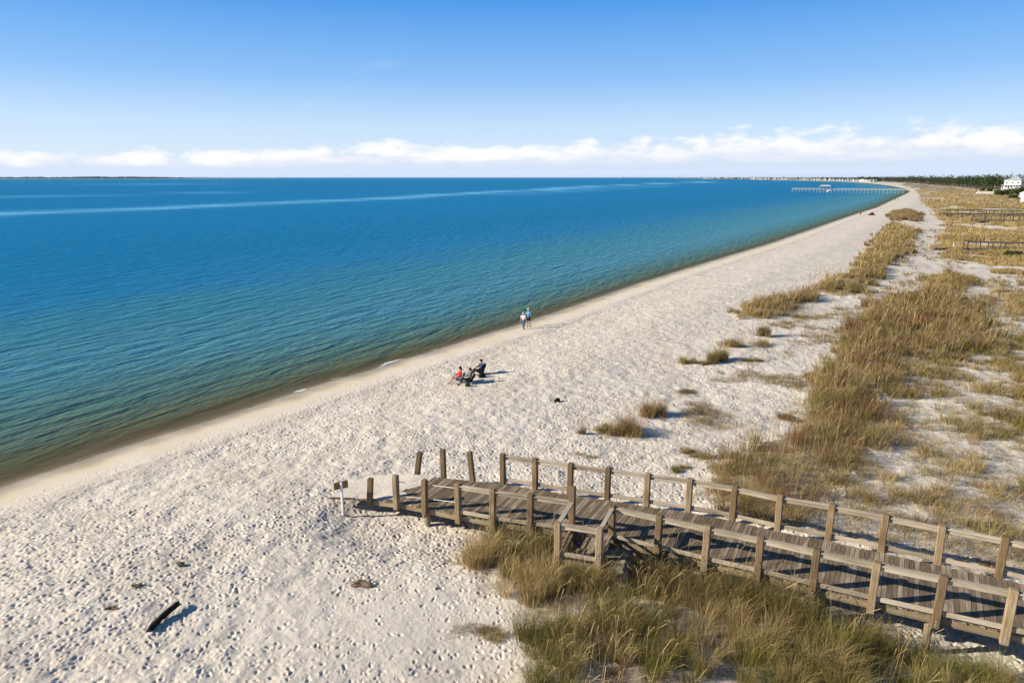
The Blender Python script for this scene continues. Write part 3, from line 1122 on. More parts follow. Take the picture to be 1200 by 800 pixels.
# foreground, below the walkway
add_zone('front', 9.0, 110, (0.5, 1.15), 0.42, ['gold', 'olive', 'green', 'olive', 'green', 'gold', 'olive', 'straw'], 101, 0.375, 1.6, lean=(0.25, 0.85))
add_zone('front', 8.0, 30, (0.15, 0.42), 0.6, ['brown', 'grey', 'straw', 'gold', 'red'], 111, 0.42, 1.6, lean=(0.5, 1.2))
x, y, z = scatter('front', 13.0, 121, 0.44, 1.7)
x, y, z = clear_of_walk(x, y, z, 0.1)
GR.stalks(x, y, z, np.random.default_rng(1).uniform(0.8, 1.65, len(x)), wd(x, y, 1.0), pal_mix(['straw', 'gold'], len(x), 3), 5, 0.45)
# a taller fringe right along the walkway's near side
fr_ = resample(edge_offset(near_edge, -0.15), 240)
g = np.random.default_rng(131)
fx, fy = [], []
for p_ in fr_:
    if not (-1.0 < p_.x < 8.6):
        continue
    for _ in range(5):
        o_ = abs(g.normal(0.25, 0.45))
        fx.append(p_.x - 0.42 * o_ + g.normal(0, 0.1)); fy.append(p_.y - 0.9 * o_)
for q0, q1 in ((L1, L2), (B, L2)):
    for _ in range(45):
        q_ = q0.lerp(q1, g.random())
        fx.append(q_.x + g.normal(0, 0.3)); fy.append(q_.y - abs(g.normal(0.2, 0.3)))
fx, fy = np.array(fx), np.array(fy)
fx, fy, fz = clear_of_walk(fx, fy, terrain(fx, fy), 0.06)
k = fbm(fx / 1.1, fy / 1.1, 133, 2) > np.interp(fx, [-1, 1, 7, 8.6], [0.55, 0.34, 0.36, 0.6])
fx, fy, fz = fx[k], fy[k], fz[k]
GR.tufts(fx, fy, fz, 60, g.uniform(0.7, 1.35, len(fx)) * (0.6 + 0.7 * fbm(fx / 1.5, fy / 1.5, 135, 2)), np.full(len(fx), 0.4), wd(fx, fy), pal_mix(['olive', 'green', 'brown', 'gold'], len(fx), 137) * 0.78, 139, (0.2, 0.7))
k = g.random(len(fx)) < 0.5
GR.stalks(fx[k], fy[k], fz[k], g.uniform(1.0, 1.9, k.sum()), wd(fx[k], fy[k]), pal_mix(['straw', 'gold', 'brown'], int(k.sum()), 3), 141, 0.6)
# the thick belt behind the walkway
add_zone('strip', 3.0, 52, (0.6, 1.3), 0.55, ['red', 'brown', 'gold', 'olive', 'brown', 'gold'], 201, 0.36, 2.2)
add_zone('strip', 2.4, 34, (0.3, 0.7), 0.6, ['olive', 'green', 'gold', 'brown'], 211, 0.40, 3.0)
x, y, z = scatter('strip', 3.5, 221)
x, y, z = clear_of_walk(x, y, z, 0.1)
GR.stalks(x, y, z, np.random.default_rng(2).uniform(1.0, 1.6, len(x)), wd(x, y, 0.9), pal_mix(['straw', 'gold', 'brown'], len(x), 4), 6, 0.3)
# broken patches to its right
add_zone('patch', 5.0, 46, (0.3, 0.75), 0.55, ['olive', 'gold', 'brown', 'gold', 'olive', 'straw'], 301, 0.415, 1.7, lean=(0.35, 1.0))
add_zone('patch', 6.0, 16, (0.10, 0.26), 0.7, ['gold', 'brown', 'straw', 'olive'], 331, 0.39, 2.2, lean=(0.6, 1.3))
add_zone('patch', 0.6, 34, (0.4, 0.8), 0.5, ['olive', 'green', 'gold'], 311, 0.45, 3.0)
add_zone('mid', 2.0, 30, (0.35, 0.85), 0.7, ['gold', 'brown', 'olive', 'straw'], 321, 0.455, 3.0)
# fore dune
add_zone('dune', 2.8, 42, (0.55, 1.25), 0.6, ['gold', 'straw', 'brown', 'olive', 'gold'], 401, 0.445, 2.4)
x, y, z = scatter('dune', 1.5, 421)
GR.stalks(x, y, z, np.random.default_rng(3).uniform(1.1, 1.7, len(x)), wd(x, y, 0.8), pal_mix(['straw', 'gold'], len(x), 4), 6, 0.3)
add_zone('tuft', 1.6, 30, (0.8, 1.3), 0.7, ['gold', 'brown'], 431, None, 4.0)
add_zone('tuft2', 1.8, 36, (0.6, 1.0), 0.7, ['brown', 'olive', 'gold'], 441, None, 4.0)


# meadow: tufts thinning out with distance
def meadow():
    poly = dict(ZONES)['meadow']
    g = np.random.default_rng(501)
    n = 90000
    # distances drawn so that nearer ground gets more tufts
    rr = 1.0 / g.uniform(1 / 900.0, 1 / 60.0, n)
    th = g.uniform(R(24), R(44), n)
    x, y = rr * np.sin(th), rr * np.cos(th)
    k = zone('meadow', x, y) + (fbm(x / 4, y / 4, 505, 2) - 0.5) * 5 > 0
    k &= bare(x, y) < 0
    k &= fbm(x / 9, y / 7, 507, 3) + g.normal(0, 0.05, n) > 0.41
    x, y = x[k], y[k]
    z = terrain(x, y)
    h = g.uniform(0.4, 0.85, len(x)) * (0.6 + 0.8 * fbm(x / 6, y / 6, 509, 2))
    GR.tufts(x, y, z, 11, h, 0.5 + np.hypot(x, y) * 0.003, wd(x, y, 1.6), pal_mix(['gold', 'straw', 'straw', 'gold', 'brown', 'olive'], len(x), 511) * (0.7 + 0.6 * fbm(x / 14, y / 9, 515, 3))[:, None], 503, (0.3, 0.9))


meadow()


# small scattered sprigs over the dune sand between the belts
def sprigs():
    g = np.random.default_rng(601)
    pts = flatpoly([(800, 470), (860, 420), (900, 380), (1000, 352), (1060, 320), (1075, 250), (1100, 240), (1105, 290), (1200, 330), (1200, 380), (1100, 340), (1010, 370), (950, 440), (880, 520), (800, 560)])
    n = 30000
    rr = 1.0 / g.uniform(1 / 320.0, 1 / 26.0, n)
    th = g.uniform(R(8), R(42), n)
    x, y = rr * np.sin(th), rr * np.cos(th)
    k = poly_dist(x, y, pts) > 0
    k &= fbm(x / 3.5, y / 3.5, 605, 3) + g.normal(0, 0.04, n) > np.interp(np.hypot(x, y), [25, 60, 120, 300], [0.66, 0.615, 0.55, 0.5])
    x, y = x[k], y[k]
    z = terrain(x, y)
    h = g.uniform(0.12, 0.38, len(x)) * np.interp(np.hypot(x, y), [30, 120], [1.0, 2.0])
    GR.tufts(x, y, z, 18, h, np.full(len(x), 0.5), wd(x, y, 1.0), pal_mix(['gold', 'brown', 'olive', 'grey'], len(x), 607), 603, (0.5, 1.3))


sprigs()
gm = GR.mesh('dune_grass')
go = link_mesh('dune_grass', gm, M['grass'])
tag(go, 'brown and olive dune grass growing in belts over the sand', 'grass', kind='stuff')

# single clumps that stand alone on the sand
CLUMPS = [
    # px, py, half width px, height m, palette, label
    (738, 510, 21, 1.35, ['brown', 'gold', 'red'], 'tall brown grass clump standing alone on the sand behind the boardwalk'),
    (755, 485, 18, 1.2, ['brown', 'red', 'gold'], 'reddish grass clump just behind the tallest lone clump'),
    (708, 505, 15, 0.50, ['olive', 'gold'], 'low olive grass clump on the seaward side of the tall lone clump'),
    (681, 508, 4, 0.75, ['brown', 'grey'], 'thin wisp of brown grass on bare sand closest to the trodden beach'),
    (688, 534, 12, 0.28, ['olive', 'straw'], 'sparse flat grass tuft just above the boardwalk far railing'),
    (839, 423, 12, 1.25, ['olive', 'gold', 'brown'], 'upright dark grass clump with a long shadow, mid beach'),
    (814, 426, 14, 0.65, ['gold', 'olive'], 'rounded golden grass clump left of the upright dark clump'),
    (872, 405, 22, 1.0, ['gold', 'brown', 'olive'], 'broad golden grass clump below the end of the fore dune belt'),
    (891, 394, 8, 1.2, ['brown', 'grey'], 'narrow brown grass clump behind the broad golden clump'),
    (883, 423, 12, 0.35, ['olive', 'green'], 'low green grass tuft right of the upright dark clump'),
    (802, 460, 20, 0.28, ['grey', 'brown'], 'flat patch of dead brown twiggy grass on open sand'),
    (806, 532, 14, 0.45, ['olive', 'gold'], 'small olive grass clump in front of the thick brown belt'),
    (794, 551, 13, 0.40, ['olive', 'gold', 'green'], 'small rounded grass tuft close above the far railing'),
    (843, 536, 20, 0.5, ['gold', 'olive'], 'low spreading grass clump at the seaward foot of the brown belt'),
    (946, 444, 13, 0.45, ['olive', 'gold'], 'small grass tuft on sand left of the brown belt'),
    (917, 492, 20, 0.40, ['red', 'brown'], 'sprawling reddish grass patch left of the brown belt'),
    (552, 731, 24, 0.22, ['grey', 'brown', 'olive'], 'flat dark grass patch on sand below the boardwalk'),
    (580, 749, 12, 0.40, ['straw', 'olive'], 'small straw coloured grass tuft below the flat dark patch'),
]
for i, (px, py, hw, hgt, pal, lab) in enumerate(CLUMPS):
    c = at(px, py)
    dist = math.hypot(c.x, c.y)
    rw = hw * math.hypot(dist, CAM_Z) / FPX
    B_ = Blades()
    g = np.random.default_rng(700 + i)
    k = max(8, int(90 * rw * rw) + 10)
    k = min(k, 60)
    nsub = int(g.integers(3, 6))
    sa = g.uniform(0, 2 * np.pi, nsub); sq = np.sqrt(g.random(nsub)) * rw * 0.75
    sh_ = g.uniform(0.45, 1.15, nsub); sh_[0] = 1.1
    si = g.integers(0, nsub, k)
    off = np.abs(g.normal(0, 0.30 * rw, k)); oa = g.uniform(0, 2 * np.pi, k)
    cx = c.x + np.cos(sa[si]) * sq[si] * 1.4 + np.cos(oa) * off; cy = c.y + np.sin(sa[si]) * sq[si] * 0.9 + np.sin(oa) * off
    cz = terrain(cx, cy)
    fall = sh_[si] * np.clip(1 - 0.6 * off / rw, 0.3, 1)
    B_.tufts(cx, cy, cz, 26, hgt * fall * g.uniform(0.6, 1.1, k), np.full(k, max(0.16, rw * 0.35)), wd(cx, cy, 0.9), pal_mix(pal, k, 710 + i), i, (0.2, 0.7) if hgt > 0.6 else (0.5, 1.2))
    if hgt > 0.6:
        m_ = 14
        a = g.uniform(0, 2 * np.pi, m_); q = np.sqrt(g.random(m_)) * rw * 0.8
        cx, cy = c.x + np.cos(a) * q, c.y + np.sin(a) * q
        B_.stalks(cx, cy, terrain(cx, cy), hgt * g.uniform(1.0, 1.4, m_), wd(cx, cy, 0.8), pal_mix(['straw', 'gold'], m_, 5), i)
    o = link_mesh('grass_clump', B_.mesh('grass_clump', c), M['grass'])
    o.location = c
    tag(o, lab, 'grass clump', 'lone grass clumps on the dune sand')

# ------------------------------------------------------------------ things lying on the sand
a, b = at(176, 738), at(212, 710)
mid_ = (a + b) / 2
bo = MB()
ax = (b - a)
side = Vector((-ax.y, ax.x, 0)).normalized()
g = np.random.default_rng(12)
secs = []
for k in range(9):
    f = k / 8
    c = -ax / 2 + ax * f + Vector((0, 0, 0.05 + 0.11 * f)) + side * 0.05 * math.sin(f * 3.0)
    w_, h_ = 0.085 * (1 - 0.25 * f) * g.uniform(0.85, 1.15), 0.062 * g.uniform(0.8, 1.15)
    secs.append([bo.bm.verts.new(c + side * (sx * w_ * g.uniform(0.8, 1.1)) + Vector((0, 0, sz * h_)) + ax.normalized() * (g.uniform(-0.12, 0.12) if k in (0, 8) else 0))
                 for sx, sz in ((-1, -1), (0.2, -1.2), (1, -0.9), (1.1, 0.3), (0.7, 1), (-0.4, 1.1), (-1.05, 0.7))])
for r0, r1 in zip(secs, secs[1:]):
    for k in range(7):
        f_ = bo.bm.faces.new((r0[k], r0[(k + 1) % 7], r1[(k + 1) % 7], r1[k]))
        f_[bo.ti] = 0.2
        for lp in f_.loops:
            lp[bo.uv].uv = (lp.vert.co.dot(ax.normalized()), lp.vert.co.dot(side) + lp.vert.co.z * 0.7)
for r_ in (secs[0][::-1], secs[-1]):
    bo.bm.faces.new(r_)[bo.ti] = 0.5
o = bo.build('driftwood_plank', M['drift'])
o.location = mid_
tag(o, 'dark driftwood plank lying on the trodden sand', 'driftwood')


def lump(name, loc, sx, sy, sz, mat, seed, label, cat, group=None, spikes=0):
    bm = bmesh.new()
    bmesh.ops.create_icosphere(bm, subdivisions=3, radius=1)
    g = np.random.default_rng(seed)
    ph = g.uniform(0, 6, 9)
    for v in bm.verts:
        p = v.co
        k = 1 + 0.28 * math.sin(3.1 * p.x + ph[0]) * math.sin(2.7 * p.y + ph[1]) + 0.18 * math.sin(6 * p.z + 5 * p.x + ph[2]) + 0.12 * math.sin(9 * p.y + ph[3])
        v.co = Vector((p.x * sx * k, p.y * sy * k, max(-0.04, p.z * sz * k)))
    for s in range(spikes):
        an = g.uniform(0, 6.28); ln = g.uniform(0.6, 1.5) * max(sx, sy)
        d = Vector((math.cos(an), math.sin(an), g.uniform(0.05, 0.5)))
        p0 = Vector((d.x * sx * 0.3, d.y * sy * 0.3, 0.03)); p1 = p0 + d.normalized() * ln
        x = d.cross(Vector((0, 0, 1))).normalized() * 0.02
        vs = [bm.verts.new(p0 - x), bm.verts.new(p0 + x), bm.verts.new(p0 + Vector((0, 0, 0.03))), bm.verts.new(p1)]
        for q in ((0, 1, 3), (1, 2, 3), (2, 0, 3)):
            bm.faces.new([vs[w] for w in q])
    me = bpy.data.meshes.new(name)
    bm.to_mesh(me); bm.free()
    o = link_mesh(name, me, mat)
    o.location = loc
    tag(o, label, cat, group)
    return o


M['black'] = simple_mat('black_debris', (0.012, 0.011, 0.010), 0.8, 0.4, 6)
M['twig'] = simple_mat('dead_twigs', (0.19, 0.135, 0.085), 0.95, 0.5, 9)
lump('debris_lump', at(653, 470), 0.20, 0.14, 0.20, M['black'], 3, 'small black piece of debris alone in the middle of the beach', 'debris', None, 3)
lump('twig_heap', at(425, 685), 0.34, 0.16, 0.10, M['twig'], 4, 'small heap of dead twigs on smooth sand below the ramp', 'twigs', None, 14)
lump('twig_heap', at(212, 661), 0.10, 0.09, 0.07, M['twig'], 5, 'dark little twig tuft above the driftwood plank', 'twigs', None, 10)
lump('twig_heap', at(160, 686), 0.16, 0.08, 0.05, M['twig'], 6, 'brown scattered twigs up the beach from the driftwood plank', 'twigs', None, 12)
lump('twig_heap', at(131, 713), 0.20, 0.06, 0.04, M['twig'], 8, 'flat twigs to the seaward side of the driftwood plank', 'twigs', None, 9)

# ------------------------------------------------------------------ people
M['skin'] = simple_mat('skin', (0.46, 0.27, 0.19), 0.6, 0.05)


def cloth(name, col):
    return simple_mat(name, col, 0.85, 0.12, 14)


def skinned(name, pts, edges, mat, parent, sub=2, root_i=0):
    """a tapering continuous surface grown round joints (pos, rx, ry)"""
    me = bpy.data.meshes.new(name + '_joints')
    me.from_pydata([p[0] for p in pts], edges, [])
    o = bpy.data.objects.new(name + '_tmp', me)
    COL.objects.link(o)
    sk = o.modifiers.new('skin', 'SKIN')
    sk.use_smooth_shade = True
    sk.branch_smoothing = 0.6
    for i, p in enumerate(pts):
        d = me.skin_vertices[0].data[i]
        d.radius = (p[1], p[2] if len(p) > 2 else p[1])
        d.use_root = (i == root_i)
    ss = o.modifiers.new('sub', 'SUBSURF')
    ss.levels = ss.render_levels = sub
    dg = bpy.context.evaluated_depsgraph_get()
    dg.update()
    m2 = bpy.data.meshes.new_from_object(o.evaluated_get(dg))
    m2.name = name
    bpy.data.objects.remove(o)
    bpy.data.meshes.remove(me)
    m2.materials.clear()
    return link_mesh(name, m2, mat, parent, True)


def hand_pts(P, E, i_wrist, wrist, d, side):
    """palm and five bent fingers; d points along the forearm"""
    d = Vector(d).normalized()
    x = Vector((1, 0, 0)) if abs(d.x) < 0.8 else Vector((0, 1, 0))
    x = (x - d * x.dot(d)).normalized()
    palm = Vector(wrist) + d * 0.06
    P.append((palm, 0.034, 0.020)); ip = len(P) - 1
    E.append((i_wrist, ip))
    curl = d.cross(x) * side
    for k, ln in enumerate((0.072, 0.082, 0.076, 0.06)):
        r = palm + d * 0.035 + x * (0.024 * (k - 1.5))
        P.append((r, 0.010)); a_ = len(P) - 1
        P.append((r + d * ln * 0.55 + curl * 0.008, 0.009)); b_ = len(P) - 1
        P.append((r + d * ln * 0.9 + curl * 0.03, 0.007)); c_ = len(P) - 1
        E += [(ip, a_), (a_, b_), (b_, c_)]
    r = palm - d * 0.02 - x * 0.038
    P.append((r, 0.011)); a_ = len(P) - 1
    P.append((r + d * 0.045 - x * 0.015, 0.009)); b_ = len(P) - 1
    E += [(ip, a_), (a_, b_)]


def person(name, loc, rz, J, label, shirt, legs, hair, hat=None, group=None, shorts=False, sleeves=True, shoes=None, scale=1.0):
    """J: dict of joints in local metres; faces -Y locally"""
    root_ = empty('person', loc, rz)
    root_.scale = (scale,) * 3
    tag(root_, label, 'person', group)
    P, E = [], []
    ix = {}

    def add(k, p, r, r2=None, to=None):
        P.append((Vector(p), r, r2 if r2 else r)); ix[k] = len(P) - 1
        if to: E.append((ix[to], ix[k]))
    add('pelvis', J['pelvis'], 0.145, 0.11)
    add('waist', Vector(J['pelvis']).lerp(Vector(J['chest']), 0.45), 0.125, 0.095, 'pelvis')
    add('chest', J['chest'], 0.155, 0.11, 'waist')
    add('neck', J['neck'], 0.06, 0.06, 'chest')
    hd = Vector(J['head']); nk = Vector(J['neck'])
    up = (hd - nk).normalized()
    add('jaw', hd - up * 0.05, 0.072, 0.085, 'neck')
    add('head', hd + up * 0.05, 0.082, 0.098, 'jaw')
    add('crown', hd + up * 0.115, 0.055, 0.065, 'head')
    fwd = Vector(J.get('face', (0, -1, 0)))
    add('nose', hd + fwd * 0.112 - up * 0.01, 0.014, 0.014, 'head')
    sidev = up.cross(fwd).normalized()
    for s in (-1, 1):
        add('ear%d' % s, hd + sidev * 0.088 * s, 0.016, 0.010, 'head')
    for s, k in ((-1, 'r'), (1, 'l')):
        add('sh' + k, J['sh' + k], 0.062, 0.062, 'chest')
        add('el' + k, J['el' + k], 0.044, 0.044, 'sh' + k)
        add('wr' + k, J['wr' + k], 0.029, 0.026, 'el' + k)
        hand_pts(P, E, ix['wr' + k], J['wr' + k], Vector(J['wr' + k]) - Vector(J['el' + k]), s)
        add('hip' + k, J['hip' + k], 0.095, 0.09, 'pelvis')
        add('kn' + k, J['kn' + k], 0.058, 0.058, 'hip' + k)
        cm = Vector(J['kn' + k]).lerp(Vector(J['an' + k]), 0.35)
        add('cf' + k, cm, 0.058, 0.058, 'kn' + k)
        add('an' + k, J['an' + k], 0.038, 0.038, 'cf' + k)
        add('ft' + k, Vector(J['an' + k]) + Vector(J.get('toe', (0, -0.17, -0.05))), 0.036, 0.03, 'an' + k)
    skinned('body', P, E, M['skin'], root_)
    # shirt
    P, E = [], []; ix.clear()
    add('pelvis', Vector(J['pelvis']) + Vector((0, 0, 0.01)), 0.165, 0.13)
    add('waist', Vector(J['pelvis']).lerp(Vector(J['chest']), 0.45), 0.15, 0.12, 'pelvis')
    add('chest', J['chest'], 0.18, 0.135, 'waist')
    add('collar', Vector(J['chest']).lerp(nk, 0.86), 0.088, 0.088, 'chest')
    for k in 'rl':
        add('sh' + k, J['sh' + k], 0.08, 0.08, 'chest')
        if sleeves == 'long':
            add('el' + k, J['el' + k], 0.062, 0.062, 'sh' + k)
            add('wr' + k, Vector(J['el' + k]).lerp(Vector(J['wr' + k]), 0.92), 0.046, 0.046, 'el' + k)
        else:
            add('el' + k, Vector(J['sh' + k]).lerp(Vector(J['el' + k]), 0.75), 0.07, 0.07, 'sh' + k)
    skinned('shirt', P, E, shirt, root_)
    P, E = [], []; ix.clear()
    add('pelvis', J['pelvis'], 0.158, 0.128)
    for k in 'rl':
        add('hip' + k, J['hip' + k], 0.112, 0.105, 'pelvis')
        if shorts:
            add('kn' + k, Vector(J['hip' + k]).lerp(Vector(J['kn' + k]), 0.85), 0.095, 0.095, 'hip' + k)
        else:
            add('kn' + k, J['kn' + k], 0.078, 0.078, 'hip' + k)
            add('an' + k, Vector(J['kn' + k]).lerp(Vector(J['an' + k]), 0.9), 0.064, 0.064, 'kn' + k)
    skinned('shorts' if shorts else 'trousers', P, E, legs, root_)
    P, E = [], []; ix.clear()
    add('a', hd + up * 0.07 - fwd * 0.018, 0.092, 0.106)
    add('b', hd + up * 0.13 - fwd * 0.012, 0.070, 0.082, 'a')
    add('c', hd - up * 0.03 - fwd * 0.045, 0.070, 0.06, 'a')
    skinned('hair', P, E, hair, root_)
    if hat is not None:
        mb = MB()
        mb.tube([hd + up * 0.115 - up * 0.004, hd + up * 0.125], 0.16, 16)
        mb.tube([hd + up * 0.12, hd + up * 0.17, hd + up * 0.215], 0.112, 14, r1=0.06)
        mb.build('hat', hat, root_, True)
    if shoes is not None:
        for k in 'rl':
            an = Vector(J['an' + k]); td = Vector(J.get('toe', (0, -0.17, -0.05)))
            P, E = [], []; ix.clear()
            add('a', an + Vector((0, 0, -0.03)), 0.05, 0.05)
            add('b', an + td * 1.1, 0.048, 0.04, 'a')
            skinned('shoe', P, E, shoes, root_)
    return root_


def stand_joints(h=1.75, stride=0.0, arm=0.0):
    k = h / 1.75
    J = dict(pelvis=(0, 0, 0.95), chest=(0, 0.0, 1.28), neck=(0, 0.0, 1.47), head=(0, -0.015, 1.58),
             shl=(0.19, 0, 1.40), shr=(-0.19, 0, 1.40), ell=(0.25, 0.06 + arm, 1.12), elr=(-0.25, 0.06 - arm, 1.12),
             wrl=(0.26, -0.03 + arm * 1.6, 0.88), wrr=(-0.26, -0.03 - arm * 1.6, 0.88),
             hipl=(0.09, 0, 0.90), hipr=(-0.09, 0, 0.90), knl=(0.10, -0.04 - stride * 0.6, 0.50), knr=(-0.10, -0.02 + stride * 0.4, 0.50),
             anl=(0.10, 0.02 - stride, 0.085), anr=(-0.10, 0.02 + stride, 0.085 + abs(stride) * 0.15))
    return {a: Vector(v) * k for a, v in J.items()}


def seat_joints(lean=0.12):
    J = dict(pelvis=(0, 0.0, 0.31), chest=(0, lean * 0.9, 0.66), neck=(0, lean * 1.2, 0.85), head=(0, lean * 1.1 - 0.02, 0.97),
             shl=(0.20, lean, 0.78), shr=(-0.20, lean, 0.78), ell=(0.28, 0.0, 0.55), elr=(-0.28, 0.0, 0.55),
             wrl=(0.20, -0.24, 0.51), wrr=(-0.20, -0.24, 0.51),
             hipl=(0.10, -0.04, 0.31), hipr=(-0.10, -0.04, 0.31), knl=(0.14, -0.44, 0.43), knr=(-0.14, -0.44, 0.43),
             anl=(0.13, -0.66, 0.085), anr=(-0.13, -0.60, 0.085))
    return {a: Vector(v) for a, v in J.items()}


H_GREY = cloth('grey_hair', (0.42, 0.40, 0.37)); H_DARK = cloth('dark_hair', (0.02, 0.015, 0.012)); H_BROWN = cloth('brown_hair', (0.05, 0.032, 0.02))
C_WHITE = cloth('white_shirt_cloth', (0.78, 0.78, 0.80)); C_SKY = cloth('bright_blue_cloth', (0.05, 0.36, 0.66)); C_JEAN = cloth('blue_denim', (0.075, 0.125, 0.21))
C_DARK = cloth('dark_navy_cloth', (0.018, 0.022, 0.04)); C_RED = cloth('red_cloth', (0.62, 0.012, 0.016)); C_GREEN = cloth('grey_green_cloth', (0.09, 0.10, 0.075))
C_PALE = cloth('pale_cloth', (0.70, 0.66, 0.62)); C_STRAW = cloth('pale_hat_straw', (0.68, 0.64, 0.58)); C_SHOE = cloth('dark_shoes', (0.06, 0.045, 0.035))
C_NAVY = cloth('navy_print_cloth', (0.035, 0.035, 0.075))

walk = math.atan2(0.55, 1.0)
wa = at(613.4, 386.0); wb = at(619.2, 383.2)
hdg = R(150)       # faces away along the shore
person('person', wa, hdg, stand_joints(1.62, 0.10, 0.06), 'person in a white shirt and blue jeans walking at the water edge', C_WHITE, C_JEAN, H_GREY, shoes=C_SHOE)
person('person', wb, hdg, stand_joints(1.78, -0.11, 0.08), 'person in a bright blue shirt and dark shorts walking at the water edge', C_SKY, C_DARK, H_GREY, hat=C_STRAW, shorts=True, shoes=C_SHOE)


def folding_chair(loc, rz, fab, label, back_h=0.85):
    """faces -Y locally"""
    c = empty('folding_chair', loc, rz)
    tag(c, label, 'chair', 'folding beach chairs of the seated trio')
    c.scale = (0.94, 0.94, 0.66)
    fr = simple_mat('chair_frame_metal', (0.10, 0.10, 0.11), 0.4, 0.1, 10, 0.5, 0.6)
    mb = MB()
    mb.beam((0, -0.26, 0.33), (0, 0.20, 0.28), 0.50, 0.018)
    mb.build('seat', fab, c)
    mb = MB()
    mb.beam((0, 0.19, 0.29), (0, 0.42, back_h + 0.12), 0.50, 0.016, up=(0, 1, 0.2))
    mb.build('backrest', fab, c)
    for s in (-1, 1):
        MB().tube([(0.265 * s, -0.30, 0.0), (0.265 * s, 0.20, 0.30)], 0.013).build('leg', fr, c)
        MB().tube([(0.265 * s, 0.32, 0.0), (0.265 * s, -0.24, 0.35), (0.265 * s, -0.26, 0.50)], 0.013).build('leg', fr, c)
        MB().tube([(0.262 * s, 0.18, 0.28), (0.262 * s, 0.43, back_h + 0.14)], 0.013).build('back_tube', fr, c)
        MB().beam((0.275 * s, -0.30, 0.52), (0.275 * s, 0.26, 0.54), 0.055, 0.022).build('armrest', fr, c)
    return c


C_CHBLUE = cloth('blue_chair_fabric', (0.11, 0.30, 0.56)); C_CHRED = cloth('dark_red_chair_fabric', (0.085, 0.010, 0.014)); C_CHNAVY = cloth('dark_chair_fabric', (0.022, 0.024, 0.045))
face = R(-72)
for (px, py), fab, lab, sh, tr, hr, plab, kw in (
        ((538.0, 448.0), C_CHBLUE, 'blue folding beach chair under the person in red', C_RED, C_PALE, H_DARK, 'person in a red top sitting in the blue beach chair', dict(shorts=True, sleeves='long')),
        ((549.5, 449.5), C_CHRED, 'dark red folding beach chair under the person in grey green', C_GREEN, C_DARK, H_BROWN, 'person in a grey green jacket sitting in the dark red beach chair', dict(sleeves='long', shoes=C_SHOE)),
        ((562.5, 438.5), C_CHNAVY, 'dark folding beach chair with a high back standing farthest up the beach', C_NAVY, C_DARK, H_DARK, 'person in dark navy clothes sitting in the high dark beach chair', dict(sleeves='long', shoes=C_SHOE))):
    c = at(px, py)
    f_ = face + random.uniform(-0.15, 0.15)
    folding_chair(c, f_, fab, lab, 1.0 if fab is C_CHNAVY else 0.85)
    person('person', c + Vector((0, 0, -0.02)), f_, seat_joints(0.13), plab, sh, tr, hr, scale=0.94, **kw)


def bag(px, py, col, label, sx, sy, sz):
    c = at(px, py)
    r_ = empty('beach_bag', c, 0.4)
    tag(r_, label, 'bag')
    MB().beam((0, 0, -0.02), (0, 0, sz), sx, sy, up=(0, 1, 0), bevel=0.05, taper=0.8).build('bag_body', col, r_)
    MB().tube([(-sx * 0.3, 0, sz * 0.95), (-sx * 0.15, 0, sz * 1.3), (sx * 0.15, 0, sz * 1.3), (sx * 0.3, 0, sz * 0.95)], 0.014).build('handle', col, r_)


bag(548, 453, cloth('green_bag_cloth', (0.045, 0.08, 0.022)), 'small dark green bag on the sand below the chairs', 0.36, 0.22, 0.26)
bag(565, 442, cloth('black_bag_cloth', (0.012, 0.012, 0.015)), 'black beach bag on the sand beside the high dark chair', 0.5, 0.3, 0.32)

# far strollers and a shelter up the beach
for px, py, sh, lab in ((1008.4, 252.2, C_DARK, 'tiny dark clothed person standing at the water edge far up the beach'),
                        (1049.0, 234.6, C_DARK, 'tiny person in dark clothes on the beach beyond the orange shelter'),
                        (1052.5, 234.4, C_WHITE, 'tiny person in white on the beach beyond the orange shelter')):
    person('person', at(px, py), R(160), stand_joints(1.75, 0.08, 0.05), lab, sh, C_DARK, H_DARK)
c = at(1021.5, 252.4)
o = empty('beach_shelter', c, 0.3)
tag(o, 'small orange beach shelter near the water far up the beach', 'shelter')
mb = MB()
P_ = [(-1.1, -0.8, 0), (1.1, -0.8, 0), (1.1, 0.8, 0), (-1.1, 0.8, 0), (-0.2, 0, 1.15), (0.4, 0, 1.1)]
for q in ((0, 1, 5, 4), (1, 2, 5), (2, 3, 4, 5)):
    mb.quad([P_[w] for w in q])
mb.build('canvas', cloth('orange_canvas', (0.50, 0.13, 0.05)), o)
MB().tube([(-1.1, -0.8, 0), (-0.2, 0, 1.13), (0.4, 0, 1.08), (1.1, 0.8, 0)], 0.03).build('pole', M['greywood'], o)


